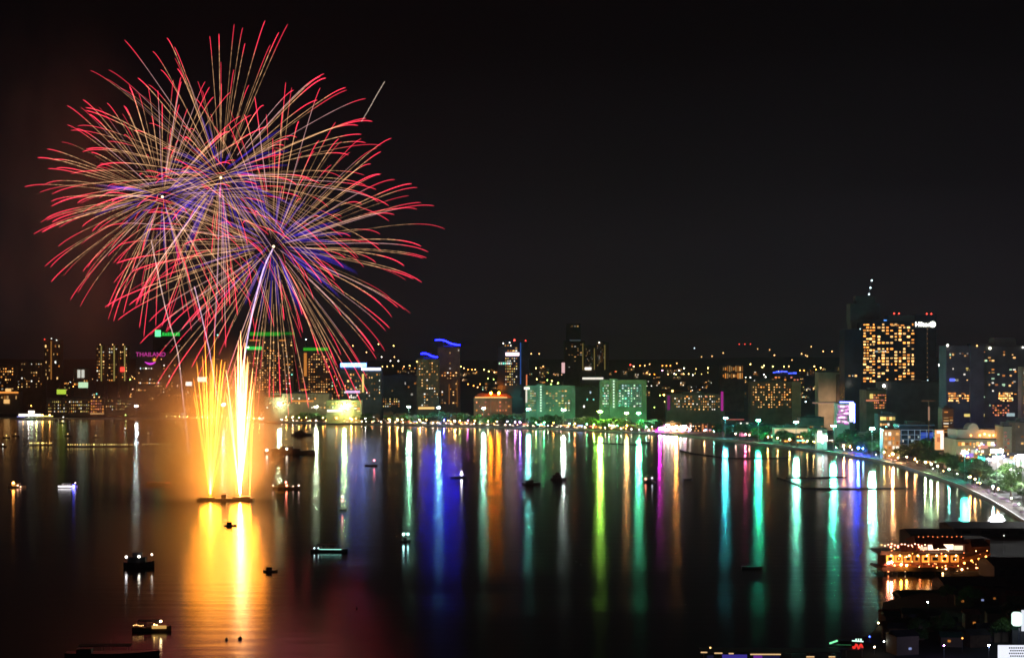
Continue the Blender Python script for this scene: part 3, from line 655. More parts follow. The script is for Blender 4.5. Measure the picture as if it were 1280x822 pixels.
b.win(1273, 1280, 460, 520, 2, 16, .5, 'dim', .5, .5, y=-14); b.panel('screen', 1258, 1268, 516, 520, COOL, .5); b.done()
lampm = tag(empty('roof_mast', at(1174.5, 530, 1900)), 'thin mast with a white ball lamp between the tallest tower and the stepped block', 'lamp'); lampm.location.z = LZ
MB().tube([(0,0,0),(0,0,zat(456, 1900)-LZ)], [.5,.25], 6).build('pole', M['metal'], lampm); MB().ball((0,-.6,zat(456, 1900)-LZ), 1.7, 10, 6).build('lamp', G(WHITE, 9), lampm)
b = Bld('apartment_block', 'narrow balconied block with warm landings left of the white mall', 'building', 1178, 1192, 511, 1620, 16, 'brown', floor=3.0, ledge=.6); b.win(1179, 1186, 513, 545, 1, 9, .85, 'warm', .8, .4, gain=.7); b.win(1186, 1192, 513, 530, 1, 5, .3, 'dim'); b.done()
# ---- white mall and its neighbours
b = Bld('shopping_mall', 'white-fronted mall with a rounded gable and orange floodlights above the beach trees', 'mall', 1195, 1254, 549, 1420, 40, 'cream', ledge=0, floor=0)
b.vol('upper_wall', 1199, 1256, 537, 549, 6, 38, 'white_wall', 0, 0)
ar = MB(); n = 12
for i in range(n):
    a0, a1 = math.pi*i/n, math.pi*(i+1)/n; cxx, czz, rr = b.X(1219), b.Z(537), 7*b.k
    p0 = (cxx+math.cos(a0)*rr, czz+math.sin(a0)*rr*1.15); p1 = (cxx+math.cos(a1)*rr, czz+math.sin(a1)*rr*1.15)
    ar.quad((p0[0],6,p0[1]),(p1[0],6,p1[1]),(p1[0],20,p1[1]),(p0[0],20,p0[1])); ar.tri((cxx,6,czz),(p0[0],6,p0[1]),(p1[0],6,p1[1]))
ar.build('round_gable', M['white_wall'], b.root)
for x, y, s in ((1226,544,26),(1232,542.5,40),(1238,544,30),(1243,544,24),(1215,544,10)): b.bulb('floodlight', x, y, AMBER, s, .75, y=3, sample=True)
b.win(1197, 1252, 551, 558, 12, 1, .8, 'warm', .8, .7, gain=.8); b.win(1197, 1230, 561, 567, 8, 1, .8, 'white', .7, .7, gain=.8); b.win(1197, 1222, 569, 577, 6, 1, .9, 'warm', .7, .7); b.panel('shop_sign', 1203, 1216, 566, 571, (.4,.25,.9), 1.0, y=-.4); b.panel('shop_sign', 1222, 1234, 556, 560, (1,.4,.3), .8, y=-.4)
for i in range(26):
    b.bulb('shop_lamp', 1196+rnd.uniform(0,56), 552+rnd.uniform(0,24), rnd.choice([WHITE,WARM,WARM,AMBER,PINK,(.4,.4,1)]), rnd.choice([4,8,16]), .5, y=-rnd.uniform(1,3), sample=True)
b.done()
b = Bld('shop_building', 'cream lit tower block at right of the white mall', 'building', 1254, 1269, 533, 1400, 24, 'cream', floor=3.6, ledge=.3); b.win(1255, 1262, 538, 565, 2, 6, .7, 'red', .7, .5, gain=.5); b.done()
b = Bld('shop_building', 'brown shuttered block at the right edge above the beach', 'building', 1269.2, 1300, 528, 1390, 24, 'brown', floor=3.4, ledge=.3); b.win(1271, 1280, 531, 556, 2, 6, .4, 'dim'); b.done()
b = Bld('shop_row', 'row of low bright shops below the white mall', 'shop', 1232, 1300, 572, 1270, 20, 'white_wall', floor=0, ledge=0); b.win(1234, 1280, 574, 584, 9, 1, .85, 'white', .85, .9, gain=.9); b.panel('shop_sign', 1240, 1252, 569, 572, COOL, 2.0); b.panel('shop_sign', 1262, 1276, 570, 573, WARM, 1.2)
for i in range(22):
    b.bulb('shop_lamp', 1233+rnd.uniform(0,46), 566+rnd.uniform(0,14), rnd.choice([WHITE,WHITE,WARM,COOL,PINK,(.4,.4,1)]), rnd.choice([6,12,20]), .55, y=-rnd.uniform(1,5), sample=True)
b.done()
# ---- low frontage on the beach road, centre right
b = Bld('restaurant_row', 'long cream lit low restaurant front behind green trees', 'restaurant', 968, 1012, 534.5, 1960, 16, 'cream', floor=0, ledge=0); b.panel('fascia_light', 968, 1012, 536, 541, (1,.72,.4), .9); b.win(969, 1011, 542, 550, 10, 1, .8, 'warm', .8, .8); b.done()
b = Bld('restaurant_row', 'grey-green low restaurant front left of the second cream shop', 'restaurant', 1012.5, 1034, 536, 1900, 16, 'cream', floor=0, ledge=0); b.win(1013, 1033, 539, 552, 5, 2, .5, 'gold', .7, .7, gain=.5); b.done()
b = Bld('white_gatehouse', 'very bright white shop front on the beach road below the light-band building', 'shop', 1021, 1034, 541, 1780, 10, 'white_wall', floor=0, ledge=0); b.panel('shop_front', 1022, 1027, 538, 552, (1,.85,.7), 3.5, sample=True); b.panel('shop_front', 1028, 1034, 544, 551, (1,.9,.9), 3.0); b.done()
b = Bld('apartment_block', 'pale grey low block with a tiled upper floor behind the cream restaurants', 'building', 1000, 1030, 522, 2100, 20, 'concrete'); b.win(1001, 1029, 524, 535, 8, 3, .35, 'dim', .6, .5); b.done()
b = Bld('shop_row', 'dark low shop row with a teal eave strip behind the beach trees', 'shop', 905, 966, 531, 2080, 18, 'dark_conc', floor=0, ledge=0); b.panel('eave_light', 956, 972-7, 533, 534.3, TEAL, .6); b.panel('eave_light', 907, 930, 523.5, 524.5, (1,.25,.2), .5); b.win(920, 936, 527, 545, 4, 5, .6, 'white', .7, .5); b.panel('pink_sign', 924, 931, 537, 545, (1,.3,.5), 1.1, y=-.3); b.done()
# ---- seaside pavilion, the pink-white blaze
b = Bld('seaside_pavilion', 'low seaside pavilion blazing with pink-white lights at the waterline', 'pavilion', 818, 874, 536, 2262, 18, 'red_wall', floor=0, ledge=0, roofbox=False)
rf = MB(); w2 = b.w/2
for i in range(4):
    x0 = -w2-2+(b.w+4)*i/4; x1 = -w2-2+(b.w+4)*(i+1)/4; xm = (x0+x1)/2
    rf.quad((x0,-7,b.h),(x1,-7,b.h),(xm+2,8,b.h+5.5),(xm-2,8,b.h+5.5)).quad((x1,22,b.h),(x0,22,b.h),(xm-2,8,b.h+5.5),(xm+2,8,b.h+5.5)).tri((x0,22,b.h),(x0,-7,b.h),(xm-2,8,b.h+5.5)).tri((x1,-7,b.h),(x1,22,b.h),(xm+2,8,b.h+5.5))
rf.build('roof', M['tile'], b.root)
for x, y, c, s, r in ((824,536,(.9,.04,.85),900,1.5),(829,535,PINK,35,1.2),(834,537,WHITE,30,1.2),(839,535,(1,.7,.5),60,1.4),(844,534.5,(1,.36,.08),900,1.5),(849,537,WHITE,30,1.2),(855,535.5,PINK,22,1.1),(861,537,WHITE,18,1.0),(866,537.5,(1,.6,.5),14,.9),(852,540,BLUE,45,.9),(860,540.5,(.1,.1,1),55,.9),(868,540.5,(.25,.1,1),45,.9),(871,540,WHITE,10,.9)):
    b.bulb('bulb', x, y-1.2, c, s, r*1.5, y=-12, sample=True)
for i in range(26):
    b.bulb('bulb', rnd.uniform(822, 870), rnd.uniform(530.5, 540), rnd.choice([WHITE,PINK,WHITE,(1,.75,.7),(1,.55,.4)]), rnd.choice([12,20,30]), rnd.uniform(.9,1.5), y=-rnd.uniform(9,12), sample=True)
for i in range(7): MB().tube([(b.X(820+8.5*i), -12, 0), (b.X(820+8.5*i), -12, b.Z(534.5))], .15, 5).build('bulb_post', M['metal'], b.root)
MB().box(-w2-3, w2+3, -14, -11.8, -.2, .55).build('terrace', M['pave'], b.root); b.panel('back_bar', 822, 870, 538, 541, (1,.7,.72), 1.6, y=-.5); b.done()

# ------------------------------------------------------------------ many small far buildings and lamps
ZONES = [(-60,115,'behind the far-left resort hotel'),(115,200,'around the three strip-lit condominium towers'),(200,330,'behind the golden firework fountains'),(330,420,'around the green-topped towers'),(420,520,'around the blue-white sign block'),(520,600,'around the two wave-lit towers'),(600,720,'around the navy tower'),(720,830,'behind the right green hotel'),(830,905,'behind the purple-columned hotel'),(905,960,'around the far hotel with tall warm windows'),(960,1060,'behind the pale finned office block'),(1060,1400,'behind the tallest tower')]
def zone(px):
    for a, c, t in ZONES:
        if a <= px < c: return t
    return ZONES[-1][2]
PROTO = {}
def far_block(px, py, w, h, d, pal, n):
    p = far_ground(px, py)
    if p is None: return
    r = tag(empty('town_house', p, rnd.uniform(-.3,.3)), 'small dark block with a few lit windows ' + zone(px), 'building', 'small far town blocks ' + zone(px))
    b = MB().box(-w/2, w/2, 0, d, -3, h); b.box(-w/2-.3, w/2+.3, -.3, d+.3, h, h+.5); b.box(-w*.3, 0, d*.3, d*.7, h+.5, h+2.8); b.build('wall', M[rnd.choice(['brown','dark_conc','concrete'])], r)
    for i in range(n):
        col, s = rnd.choice(PAL[pal]); ww = rnd.uniform(1.2, 2.6)
        share('window', unit_box(G(col, round(s*rnd.choice((1.2,2.4,4.5)), 2))), r, (rnd.uniform(-w*.42, w*.42), -.12, h*rnd.uniform(.3,.92)), (ww, .5, rnd.uniform(.9,1.7)))
for i in range(190):
    px = rnd.uniform(-10, 1070); py = rnd.uniform(464, 502) if px > 300 else rnd.uniform(472, 508)
    far_block(px, py, rnd.uniform(14, 34), rnd.uniform(8, 22), rnd.uniform(10, 18), rnd.choice(['warm','mixed','warm','gold','amber']), rnd.randint(3, 10))
def low_shop(px, d, w, h, n):
    p = inland(px, d); r = tag(empty('low_shop_house', p, rnd.uniform(-.15,.15)), 'low lit shop house behind the beach road ' + szone(px), 'building', 'low shop houses behind the beach road ' + szone(px))
    dd = rnd.uniform(9, 14); b = MB().box(-w/2, w/2, 0, dd, -1, h); b.box(-w/2-.3, w/2+.3, -.3, dd+.3, h, h+.5); b.box(-w/2, w/2, -1.6, -.01, 3.1, 3.3); b.box(w*.1, w*.35, dd*.3, dd*.7, h+.5, h+2.4)
    b.build('wall', M[rnd.choice(['brown','cream','concrete','dark_conc','red_wall'])], r)
    pal = rnd.choice(['warm','mixed','gold','white','warm','amber'])
    for i in range(n):
        col, s_ = rnd.choice(PAL[pal]); ww = rnd.uniform(1.0, 2.4)
        share('window', unit_box(G(col, round(s_*rnd.choice((1.5,2.5,4)), 2))), r, (rnd.uniform(-w*.42, w*.42), -.1, rnd.choice([1.6, 1.6, 4.8, 7.8][:2+int(h > 6.5)+int(h > 9.5)])), (ww, .5, rnd.uniform(.9,1.6)))
    if rnd.random() < .45:
        MB().box(-w*.4, w*.3, -1.9, -1.65, 3.0, 3.9).build('sign', G(rnd.choice([WARM,AMBER,WHITE,(1,.2,.15),(.3,.5,1),TEAL,LIME,PINK]), rnd.choice([1.5,3,5])), r)
def far_lamp(px, py, col, s, r=1.25):
    Y = None; hgt = 9.0; yy = 2700.0
    while yy < 9500:
        p = at(px, py, yy)
        if p.z - hgt <= th(p.x, p.y): Y = yy; break
        yy += 30
    if Y is None:
        Y = 8600.0; p = at(px, py, Y); hgt = p.z - th(p.x, p.y)
    r *= Y/3600.0
    key = (col, round(s,2), round(r,1), round(hgt))
    if key not in PROTO:
        m = MB(); m.tube([(0,0,0),(0,0,hgt)], [.3,.18], 5); m.cur = 1; m.ball((0,-.3,hgt), r, 7, 4); PROTO[key] = m.mesh('street_lamp', [M['metal'], G(col, round(s*2.6,2), s > 2)])
    o = bpy.data.objects.new('street_lamp', PROTO[key]); COL.objects.link(o); o.location = (p.x, p.y, th(p.x, p.y))
    hue = 'red' if col == RED else 'orange' if col in (ORANGE, AMBER) else 'greenish' if col in (LIME, GREENW, TEAL) else 'pink' if col == PINK else 'blue' if col == BLUE else 'warm white'
    tag(o, 'far %s lamp point %s' % (hue, zone(px)), 'lamp', 'far %s lamp points %s' % (hue, zone(px)))
LAMPS_FAR = [(49,470,WHITE,6),(40,482,WHITE,3),(92,483,AMBER,6),(87,484,WARM,4),(17,480,AMBER,3),(27,506,AMBER,6),(39,507,AMBER,6),(158,513,YEL,5),(157,519,LIME,4),(272,418.5,TEAL,2.2),
 (473,430,YEL,4),(458,440,WARM,3),(441,432,WARM,2.5),(492,432,YEL,3.5),(493,446,WARM,2.2),(477,446,WHITE,2.5),(488,451,WHITE,3),(498,451,WHITE,3),(478,458,WARM,2.5),(484,458,WARM,2.5),(491,457,WARM,2.5),(512,457,YEL,4),(505,458,WARM,2),(521,452,YEL,4),
 (576,458,YEL,4),(580,460,WARM,3),(585,462,AMBER,3.5),(590,462,AMBER,4),(594,462,WARM,3),(575,490,COOL,4),(605,462,YEL,5),(611,464,YEL,5),(618,465,WARM,4),(610,473,LIME,4),(617,474,LIME,3),(585,480,AMBER,3.5),(592,482,AMBER,3.5),(600,480,AMBER,3),(597,484,WARM,3),
 (664,442,WARM,2.5),(674,442,WARM,2.5),(670,460,YEL,6),(679,458,WARM,3),(671,474,YEL,6),(677,475,LIME,6),(684,475,LIME,4),(690,476,YEL,5),(697,479,YEL,5),(718,480,AMBER,5),(735,482,RED,3),
 (788,456,RED,5),(792,458,(1,.45,.2),7),(800,457,AMBER,3),(806,457,WARM,2.5),(812,455,WARM,2),(828,457,AMBER,3),(833,457,AMBER,3),(838,457,AMBER,3),(828,463,PINK,8),(794,467,PINK,6),(812,468,WARM,3),(818,468,ORANGE,3),(820,472,ORANGE,3),(835,468,WARM,3),(846,454,WARM,2),(849,463,(1,1,.6),5),(855,460,(1,1,.6),7),(843,467,WHITE,4),(866,469,WHITE,4),(870,461,WARM,2),(885,460,YEL,7),
 (825,494,LIME,3),(831,502,YEL,4),(818,509,LIME,3),(868,435,COOL,1.4),(890,445,WARM,1.4),(877,446,WARM,1.2),
 (924,430,RED,1.2),(931,430,RED,1.2),(938,430,RED,1.2),(904,441,WARM,1.8),(938,455,YEL,6),(953,459,YEL,7),(955,457,YEL,6),(966,458,YEL,5),(968,444,WARM,3),(962,437,WARM,1.3),(1002,442,WARM,2.4),(1009,445,WARM,2.2),(1014,433,WARM,1.8),(1029,439,WARM,2.6),(1040,439,WARM,2),(980,458,YEL,3),(986,458,WARM,3),(1000,463,AMBER,4),(1005,463,AMBER,4),(1010,462,WARM,3),(1018,458,YEL,5),(1020,462,AMBER,4),(1026,460,YEL,6),(932,472,WHITE,4),(938,472,WHITE,3),(955,468,WHITE,4),(957,471,WHITE,4),(1007,502,COOL,5),(976,518,(.7,.7,1),5),(1028,512,(1,.4,.3),5),(1032,517,(1,.5,.4),4),(920,493,AMBER,3.5),(914,495,AMBER,3),(928,491,AMBER,3.5),
 (1007,444,WARM,1.5),(947,436,WARM,.9),(990,450,WARM,1.2)]
for a in LAMPS_FAR: far_lamp(*a)
for i in range(26):                                 # lamps strung along far streets
    px, py = rnd.uniform(0, 1040), min(500, 457 + abs(rnd.gauss(0, 17))); dx, dy = rnd.uniform(3, 8), rnd.uniform(-.7, .7)
    c_ = rnd.choice([WARM, AMBER, WARM, YEL, WHITE, (1,.5,.3)]); s_ = rnd.choice([.7, 1.2, 2.0, 3.4])
    for j in range(6): far_lamp(px + dx*j + rnd.uniform(-1.5,1.5), max(454, py + dy*j + rnd.uniform(-1,1)) + (12 if px < 300 else 0), c_ if rnd.random() < .8 else rnd.choice([WHITE, LIME, RED]), s_, rnd.choice([.6,.9,1.2]))

for i in range(200):
    px = rnd.uniform(172, 1100); low_shop(px, rnd.choice([48, 75, 110, 150]) + rnd.uniform(-8, 8), rnd.uniform(10, 20), rnd.choice([5, 8, 8, 11, 14]), rnd.randint(3, 8))
for i in range(26):
    px = rnd.uniform(1100, 1235); low_shop(px, rnd.choice([42, 62]) + rnd.uniform(-6, 6), rnd.uniform(7, 12), rnd.choice([5, 8, 8]), rnd.randint(4, 8))
# ------------------------------------------------------------------ beach lamps
def mast_lamp(px, py, d, col, st, label, heads=3, r=.95):
    p = inland(px, d); hgt = zat(py, p.y) - LZ
    o = tag(empty('floodlight_mast', p), label, 'floodlight', 'floodlight masts along the beach road')
    MB().tube([(0,0,0),(0,0,hgt*.5),(0,0,hgt-.3)], [.35,.28,.2], 8).build('pole', M['metal'], o)
    cb = MB().box(-1.8, 1.8, -.15, .15, hgt-.3, hgt-.05).build('crossbar', M['metal'], o)
    for i in range(heads):
        x = (i-(heads-1)/2)*1.5
        h = MB().ball((x, -.9, hgt-.2), r, 8, 6, .85).build('lamp_head', G(col, st*LAMP, True), cb)
    return o
TW = (.55,1,.84); TG = (.28,1,.72)
MASTS = [(168,507,5,(.85,.98,.9),130,'white floodlight on a tall mast below the pink roof sign'),
 (277,505,5,WHITE,150,'white floodlight mast behind the gap between the two golden fountains'),
 (347,505,5,(.72,1,.55),150,'white floodlight mast below the large green-banded tower'),
 (393,508,5,(.8,1,.62),130,'white floodlight mast below the spired green tower'),
 (428,509,5,(.62,1,.30),170,'white floodlight mast before the yellow-lit podium'),
 (509,508,5,(.42,1,.62),170,'white floodlight mast right of the blue-white sign block'),
 (546,509,5,(.25,.75,1),210,'white floodlight mast below the wave-lit towers'),
 (602,510,5,(.35,1,.70),160,'white floodlight mast left of the orange-lit hall'),
 (658,511,5,(.20,.95,.85),150,'cool floodlight mast at the left end of the left green hotel'),
 (701,512,5,(.75,.95,.85),110,'white floodlight mast at the right end of the left green hotel'),
 (747,514,5,(.45,1,.10),420,'brightest yellow-green floodlight mast among palms between the green hotels'),
 (780,516,5,(1,.55,.2),60,'warm floodlight mast left of the teal one before the right green hotel'),
 (795,516,5,(.12,1,.50),300,'teal-green floodlight mast before the right green hotel'),
 (902,522,5,(.08,.75,.85),130,'cool floodlight mast right of the seaside pavilion'),
 (943,525,5,(.04,1,.55),260,'strong teal floodlight mast before the dark shop row'),
 (990,527,5,(.25,1,.70),220,'white-teal floodlight mast before the cream restaurant row'),
 (1036,532,5,(.12,1,.62),220,'teal-white floodlight mast left of the light-band building'),
 (1084,535,5,(.25,1,.75),220,'teal-white floodlight mast below the mall wing'),
 (1190,565,10,(.04,1,.75),110,'teal lamp mast left of the white mall among trees'),
 (1221,563,14,(.95,1,1),150,'dazzling white floodlight mast before the white mall', 5, 1.45),
 (1251,570,14,(1,1,1),150,'dazzling white floodlight mast at the right end of the beach', 5, 1.45),
 (1273,578,14,(1,.98,.95),100,'white floodlight mast at the right edge of the beach')]
for a in MASTS: mast_lamp(*a)
# smaller shore lamps
def shore_lamp(px, d, hgt, col, st, r=.55, label=None, group='small lamps along the beach promenade'):
    r *= .62; st *= 2.0; p = inland(px, d); key = ('shore', col, st, r, hgt)
    o = tag(empty('promenade_or_fill_lamp', p), label or 'small promenade or added lamp by the beach ' + szone(px), 'lamp', group + ' ' + szone(px))
    if key not in PROTO:
        PROTO[key] = (MB().tube([(0,0,0),(0,0,hgt-.4)], [.14,.09], 6).mesh('pole', M['metal']), MB().ball((0,0,hgt), r, 8, 5).mesh('globe', G(col, st*5.0, True)))
    share('pole', PROTO[key][0], o); share('globe', PROTO[key][1], o)
YL = (1,.6,.12)
for px in [205,211,216,221,226,231,236,242,250,256,262,268,274,281,288,296,306,314,321,328]: shore_lamp(px, 6, 5, YL, 24, .8)
for px, c, s in [(335,YL,20),(356,YL,22),(364,WARM,18),(372,YL,20),(381,AMBER,18),(402,AMBER,22),(411,WARM,24),(419,AMBER,18),(436,WARM,20),(443,AMBER,18),(455,WHITE,12),(484,AMBER,25),(494,YL,22),(501,WARM,18),(522,WARM,16),(531,AMBER,14),(553,(.06,.05,1),260),(559,AMBER,20),(566,WARM,16),(573,LIME,16),(583,MAG,16),(592,AMBER,20),(608,WARM,16),(619,WARM,14),(632,(.8,.5,1),16),(642,(.8,.2,.7),50),(648,(.35,.12,1),300),(668,LIME,60),(678,(.1,1,.3),110),(690,AMBER,14),(709,TEAL,16),(716,(1,.2,.05),90),(731,(.2,1,.4),14),(740,(.3,1,.1),120),(759,(.3,1,.4),24),(769,(.2,1,.5),20),(781,(1,.28,.03),300),(805,(.3,1,.6),20),(812,WARM,14),(877,WARM,26),(889,TEAL,14),(916,(1,.5,.4),14),(928,(1,.08,.22),160),(933,(1,.3,.2),20),(956,AMBER,120),(968,WARM,26),(983,YEL,30),(1005,WARM,14),(1013,WARM,12),(1024,TEAL,14),(1050,(1,.3,.07),200),(1058,(1,.3,.08),200),(1068,(.02,.05,1),2200),(1074,(.4,.8,1),18),(1100,YEL,30),(1111,(1,.45,.18),1300),(1128,(1,.35,.12),40),(1138,(1,.35,.12),36),(1151,(.75,1,.4),120),(1158,(.5,1,.5),160),(1166,(.75,1,.4),100),(1180,TEAL,50),(1206,AMBER,60),(1212,WARM,24),(1234,(.4,.9,1),22),(1240,WARM,20)]:  # deep blue one added for the light-band building's streak on the water
    shore_lamp(px, 4, 8, c, s, .75)
for px in (411, 436, 484, 494, 522, 566): shore_lamp(px+1.5, 4, 7, rnd.choice([(1,.4,.08),(1,.5,.12)]), 130, .7)
for px in range(338, 815, 9):
    px += rnd.uniform(-3, 3)
    shore_lamp(px, rnd.uniform(6,9), 3.5, rnd.choice([WARM, WHITE, (1,.55,.4), AMBER]), rnd.choice([4, 7, 10]), .6)

for px, c, s in [(1097,AMBER,14),(1103,WARM,16),(1110,AMBER,18),(1118,(1,.6,.35),16),(1127,WARM,16),(1136,AMBER,10),(1146,(1,.7,.4),14),(1158,WARM,10),(1170,(.6,.8,1),14),(1186,(1,.6,.5),12),(1200,WHITE,20),(1208,(.5,.4,1),24),(1216,PINK,20),(1226,WHITE,24),(1234,AMBER,20),(1242,(1,.8,.7),24),(1258,WHITE,30),(1266,WARM,24),(1276,WHITE,30)]:
    shore_lamp(px, 38, 7 if px < 1195 else 12, c, s, .7, 'small lamp inland of the beach trees ' + szone(px), 'small lamps inland of the beach trees')
for px in range(1035, 1285, 14): shore_lamp(px+rnd.uniform(-7,7), rnd.uniform(7,10), rnd.choice([3,4,5]), rnd.choice([(.5,1,.6),(.8,1,.6),WARM]), rnd.choice([6,10,16]), .4)  # row added to light the fronts of the beach trees
# beach stalls with lit counters
def stall_mesh():
    m = MB(); m.box(-2.2,2.2,-1.2,1.2,0,1.0); m.box(-2.4,-2.25,-1.3,-1.15,0,2.4); m.box(2.25,2.4,-1.3,-1.15,0,2.4); m.box(-2.4,-2.25,1.15,1.3,0,2.4); m.box(2.25,2.4,1.15,1.3,0,2.4)
    a = MB(); a.quad((-2.8,-1.8,2.3),(2.8,-1.8,2.3),(2.2,0,3.3),(-2.2,0,3.3)).quad((2.8,1.8,2.3),(-2.8,1.8,2.3),(-2.2,0,3.3),(2.2,0,3.3)).tri((-2.8,1.8,2.3),(-2.8,-1.8,2.3),(-2.2,0,3.3)).tri((2.8,-1.8,2.3),(2.8,1.8,2.3),(2.2,0,3.3))
    l = MB(); l.box(-1.8,1.8,-1.25,-1.05,1.9,2.2)
    return m.mesh('counter', M['wood']), a.mesh('awning', M['cloth']), l.mesh('light_tube', G((1,.75,.5), 7))
SM = stall_mesh()
for px in list(range(340, 720, 13)) + [726, 800, 812]:
    px += rnd.uniform(-4, 4)
    o = tag(empty('beach_stall', inland(px, 10.8, LZ+.15), rnd.uniform(-.2,.2)), 'small lit stall on the promenade ' + szone(px), 'stall', 'lit stalls on the promenade ' + szone(px))
    share('counter', SM[0], o); share('awning', SM[1], o); share('light_tube', SM[2], o)
# folded umbrellas on the right-hand beach
UM = (MB().tube([(0,0,0),(0,0,2.6)], .05, 6).mesh('pole', M['metal']), MB().lathe([(1.7,2.0),(1.2,2.35),(.5,2.6),(.05,2.7)], 8).mesh('canopy', M['cloth']))
for px in range(1040, 1290, 5):
    for d in (3.5, 7):
        q = px + rnd.uniform(-2, 2)
        if rnd.random() < .25: continue
        o = tag(empty('beach_umbrella', inland(q, d+rnd.uniform(-1.5,1.5))), 'dark beach umbrella on the sand ' + szone(q), 'umbrella', 'dark beach umbrellas ' + szone(q))
        share('pole', UM[0], o); share('canopy', UM[1], o)

# ------------------------------------------------------------------ trees
def crown_mesh(seed, R, hgt, n, leaf, m):
    r = random.Random(seed); b = MB(); clumps = []
    for i in range(13):
        a = r.uniform(0, 6.28); u = r.random()**.5*.72
        clumps.append((Vector((math.cos(a)*R*u, math.sin(a)*R*u, hgt*(r.uniform(.42,.92) if i else .95))), R*r.uniform(.28,.46)))
    for i in range(n):
        c, cr_ = r.choice(clumps); d = Vector((r.gauss(0,1), r.gauss(0,1), r.gauss(0,1))).normalized()
        p = c + Vector((d.x, d.y, d.z*.75))*cr_*r.uniform(.55, 1.08)
        nrm = (d + Vector((r.uniform(-.7,.7), r.uniform(-.7,.7), r.uniform(-.3,.9)))).normalized()
        t = nrm.orthogonal().normalized(); t = (t*math.cos(i*2.4) + nrm.cross(t)*math.sin(i*2.4)); s = nrm.cross(t); L = leaf*r.uniform(.6, 1.3)
        b.quad(p-t*L, p+s*L*.55, p+t*L, p-s*L*.55)
    return b.mesh('crown', m)
def trunk_mesh(seed, R, hgt):
    r = random.Random(seed); b = MB(); q = Vector((r.uniform(-.3,.3), r.uniform(-.3,.3), hgt*.4))
    b.tube([(0,0,0), q*.5, q], [hgt*.035, hgt*.027, hgt*.022], 7)
    for i in range(5):
        a = 1.26*i + r.uniform(-.3,.3); e = q + Vector((math.cos(a)*R*.5, math.sin(a)*R*.5, hgt*r.uniform(.2,.4)))
        b.tube([q-Vector((0,0,.2)), (q+e)/2+Vector((0,0,.3)), e], [hgt*.015, hgt*.011, hgt*.006], 5)
    return b.mesh('trunk', M['bark'])
TREES = []
for i in range(5):
    TREES.append((trunk_mesh(i, 5, 9), crown_mesh(100+i, 5.2, 9, 620, .62, M['leaf'] if i % 2 else M['leaf_dark']), None))
BIG = []
for i in range(5):
    BIG.append((trunk_mesh(20+i, 5, 9), crown_mesh(120+i, 5.2, 9, 2300, .34, M['leaf'] if i % 2 else M['leaf_dark']), None))
def palm_meshes(seed):
    r = random.Random(seed); b = MB(); lean = Vector((r.uniform(-1.2,1.2), r.uniform(-.5,.5), 9))
    b.tube([(0,0,0), lean*.5+Vector((.2,0,0)), lean], [.24,.18,.13], 7); c = MB()
    for i in range(15):
        a = 6.283*i/15 + r.uniform(-.2,.2); up = r.uniform(.1,.9); L = r.uniform(2.6,3.5); pts = []
        for k in range(6):
            u = k/5; pts.append(lean + Vector((math.cos(a)*L*u, math.sin(a)*L*u, L*(up*u - 1.0*u*u))))
        side = Vector((-math.sin(a), math.cos(a), 0))
        for k in range(5):
            w0, w1 = .5*math.sin(math.pi*min(1,(k+.4)/5.4)), .5*math.sin(math.pi*min(1,(k+1.4)/5.4))
            for sgn in (-1, 1):
                dn = Vector((0,0,-.25)); p0, p1 = pts[k], pts[k+1]
                c.quad(p0, p1, p1+side*sgn*w1+dn*w1, p0+side*sgn*w0+dn*w0)
    return b.mesh('trunk', M['bark']), c.mesh('crown', M['palm']), None
PALMS = [palm_meshes(s) for s in (1,2,3)]
def plant(p, protos, h, label, group, name='beach_tree', sq=1.0):
    t = rnd.choice(protos); o = tag(empty(name, p, rnd.uniform(0,6.28)), label, 'tree', group); s = h/9.0
    share('trunk', t[0], o, scale=(s,s,s)); share('crown', t[1], o, scale=(s*sq,s*sq,s)); return o
px = 322.0
while px < 818:
    d = rnd.choice([15, 17, 26, 36]); h = rnd.uniform(11, 18)
    if rnd.random() < .22: plant(inland(px, min(d, 12)), PALMS, rnd.uniform(9, 14), 'slender palm on the beach road ' + szone(px), 'palms on the beach road ' + szone(px), 'palm_tree')
    else: plant(inland(px, d), TREES, h, 'rounded tree on the beach road ' + szone(px), 'rounded trees on the beach road ' + szone(px), sq=rnd.uniform(1.0,1.4))
    px += rnd.uniform(5, 9)
for q, h, sq in ((382,13,1.4),(427,12,1.3),(443,11,1.4),(532,19,1.5),(598,13,1.5),(650,14,1.3),(671,18,1.3),(715,15,1.5),(632,12,1.6),(765,15,1.2),(800,13,1.2)):
    plant(inland(q, 30), BIG, h, 'large dark rounded tree standing out of the row ' + szone(q), 'large dark trees standing out of the row ' + szone(q), sq=sq)
for q in (738, 744, 751, 757, 763, 772): plant(inland(q, 22), PALMS, rnd.uniform(10, 15), 'palm lit yellow-green by the brightest floodlight', 'palms around the brightest floodlight', 'palm_tree')
px = 876.0
while px < 1300:
    near = (px-876)/424.0
    if px > 1180: d = rnd.choice([13.5, 15, 17, 27]); h = rnd.uniform(13, 19)
    else: d = rnd.choice([14, 16, 26, 34]); h = rnd.uniform(11, 18)
    if rnd.random() < .12: plant(inland(px, 10.5), PALMS, rnd.uniform(9, 12), 'slender palm above the sand ' + szone(px), 'palms above the sand ' + szone(px), 'palm_tree')
    plant(inland(px, d), BIG, h, 'leafy beach tree ' + szone(px), 'leafy beach trees ' + szone(px), sq=rnd.uniform(1.0,1.35))
    px += rnd.uniform(4.5, 8)
for q in (1120, 1134, 1160, 1176): plant(inland(q, 60), BIG, 13, 'tree behind the beach road ' + szone(q), 'trees behind the beach road ' + szone(q), sq=1.2)
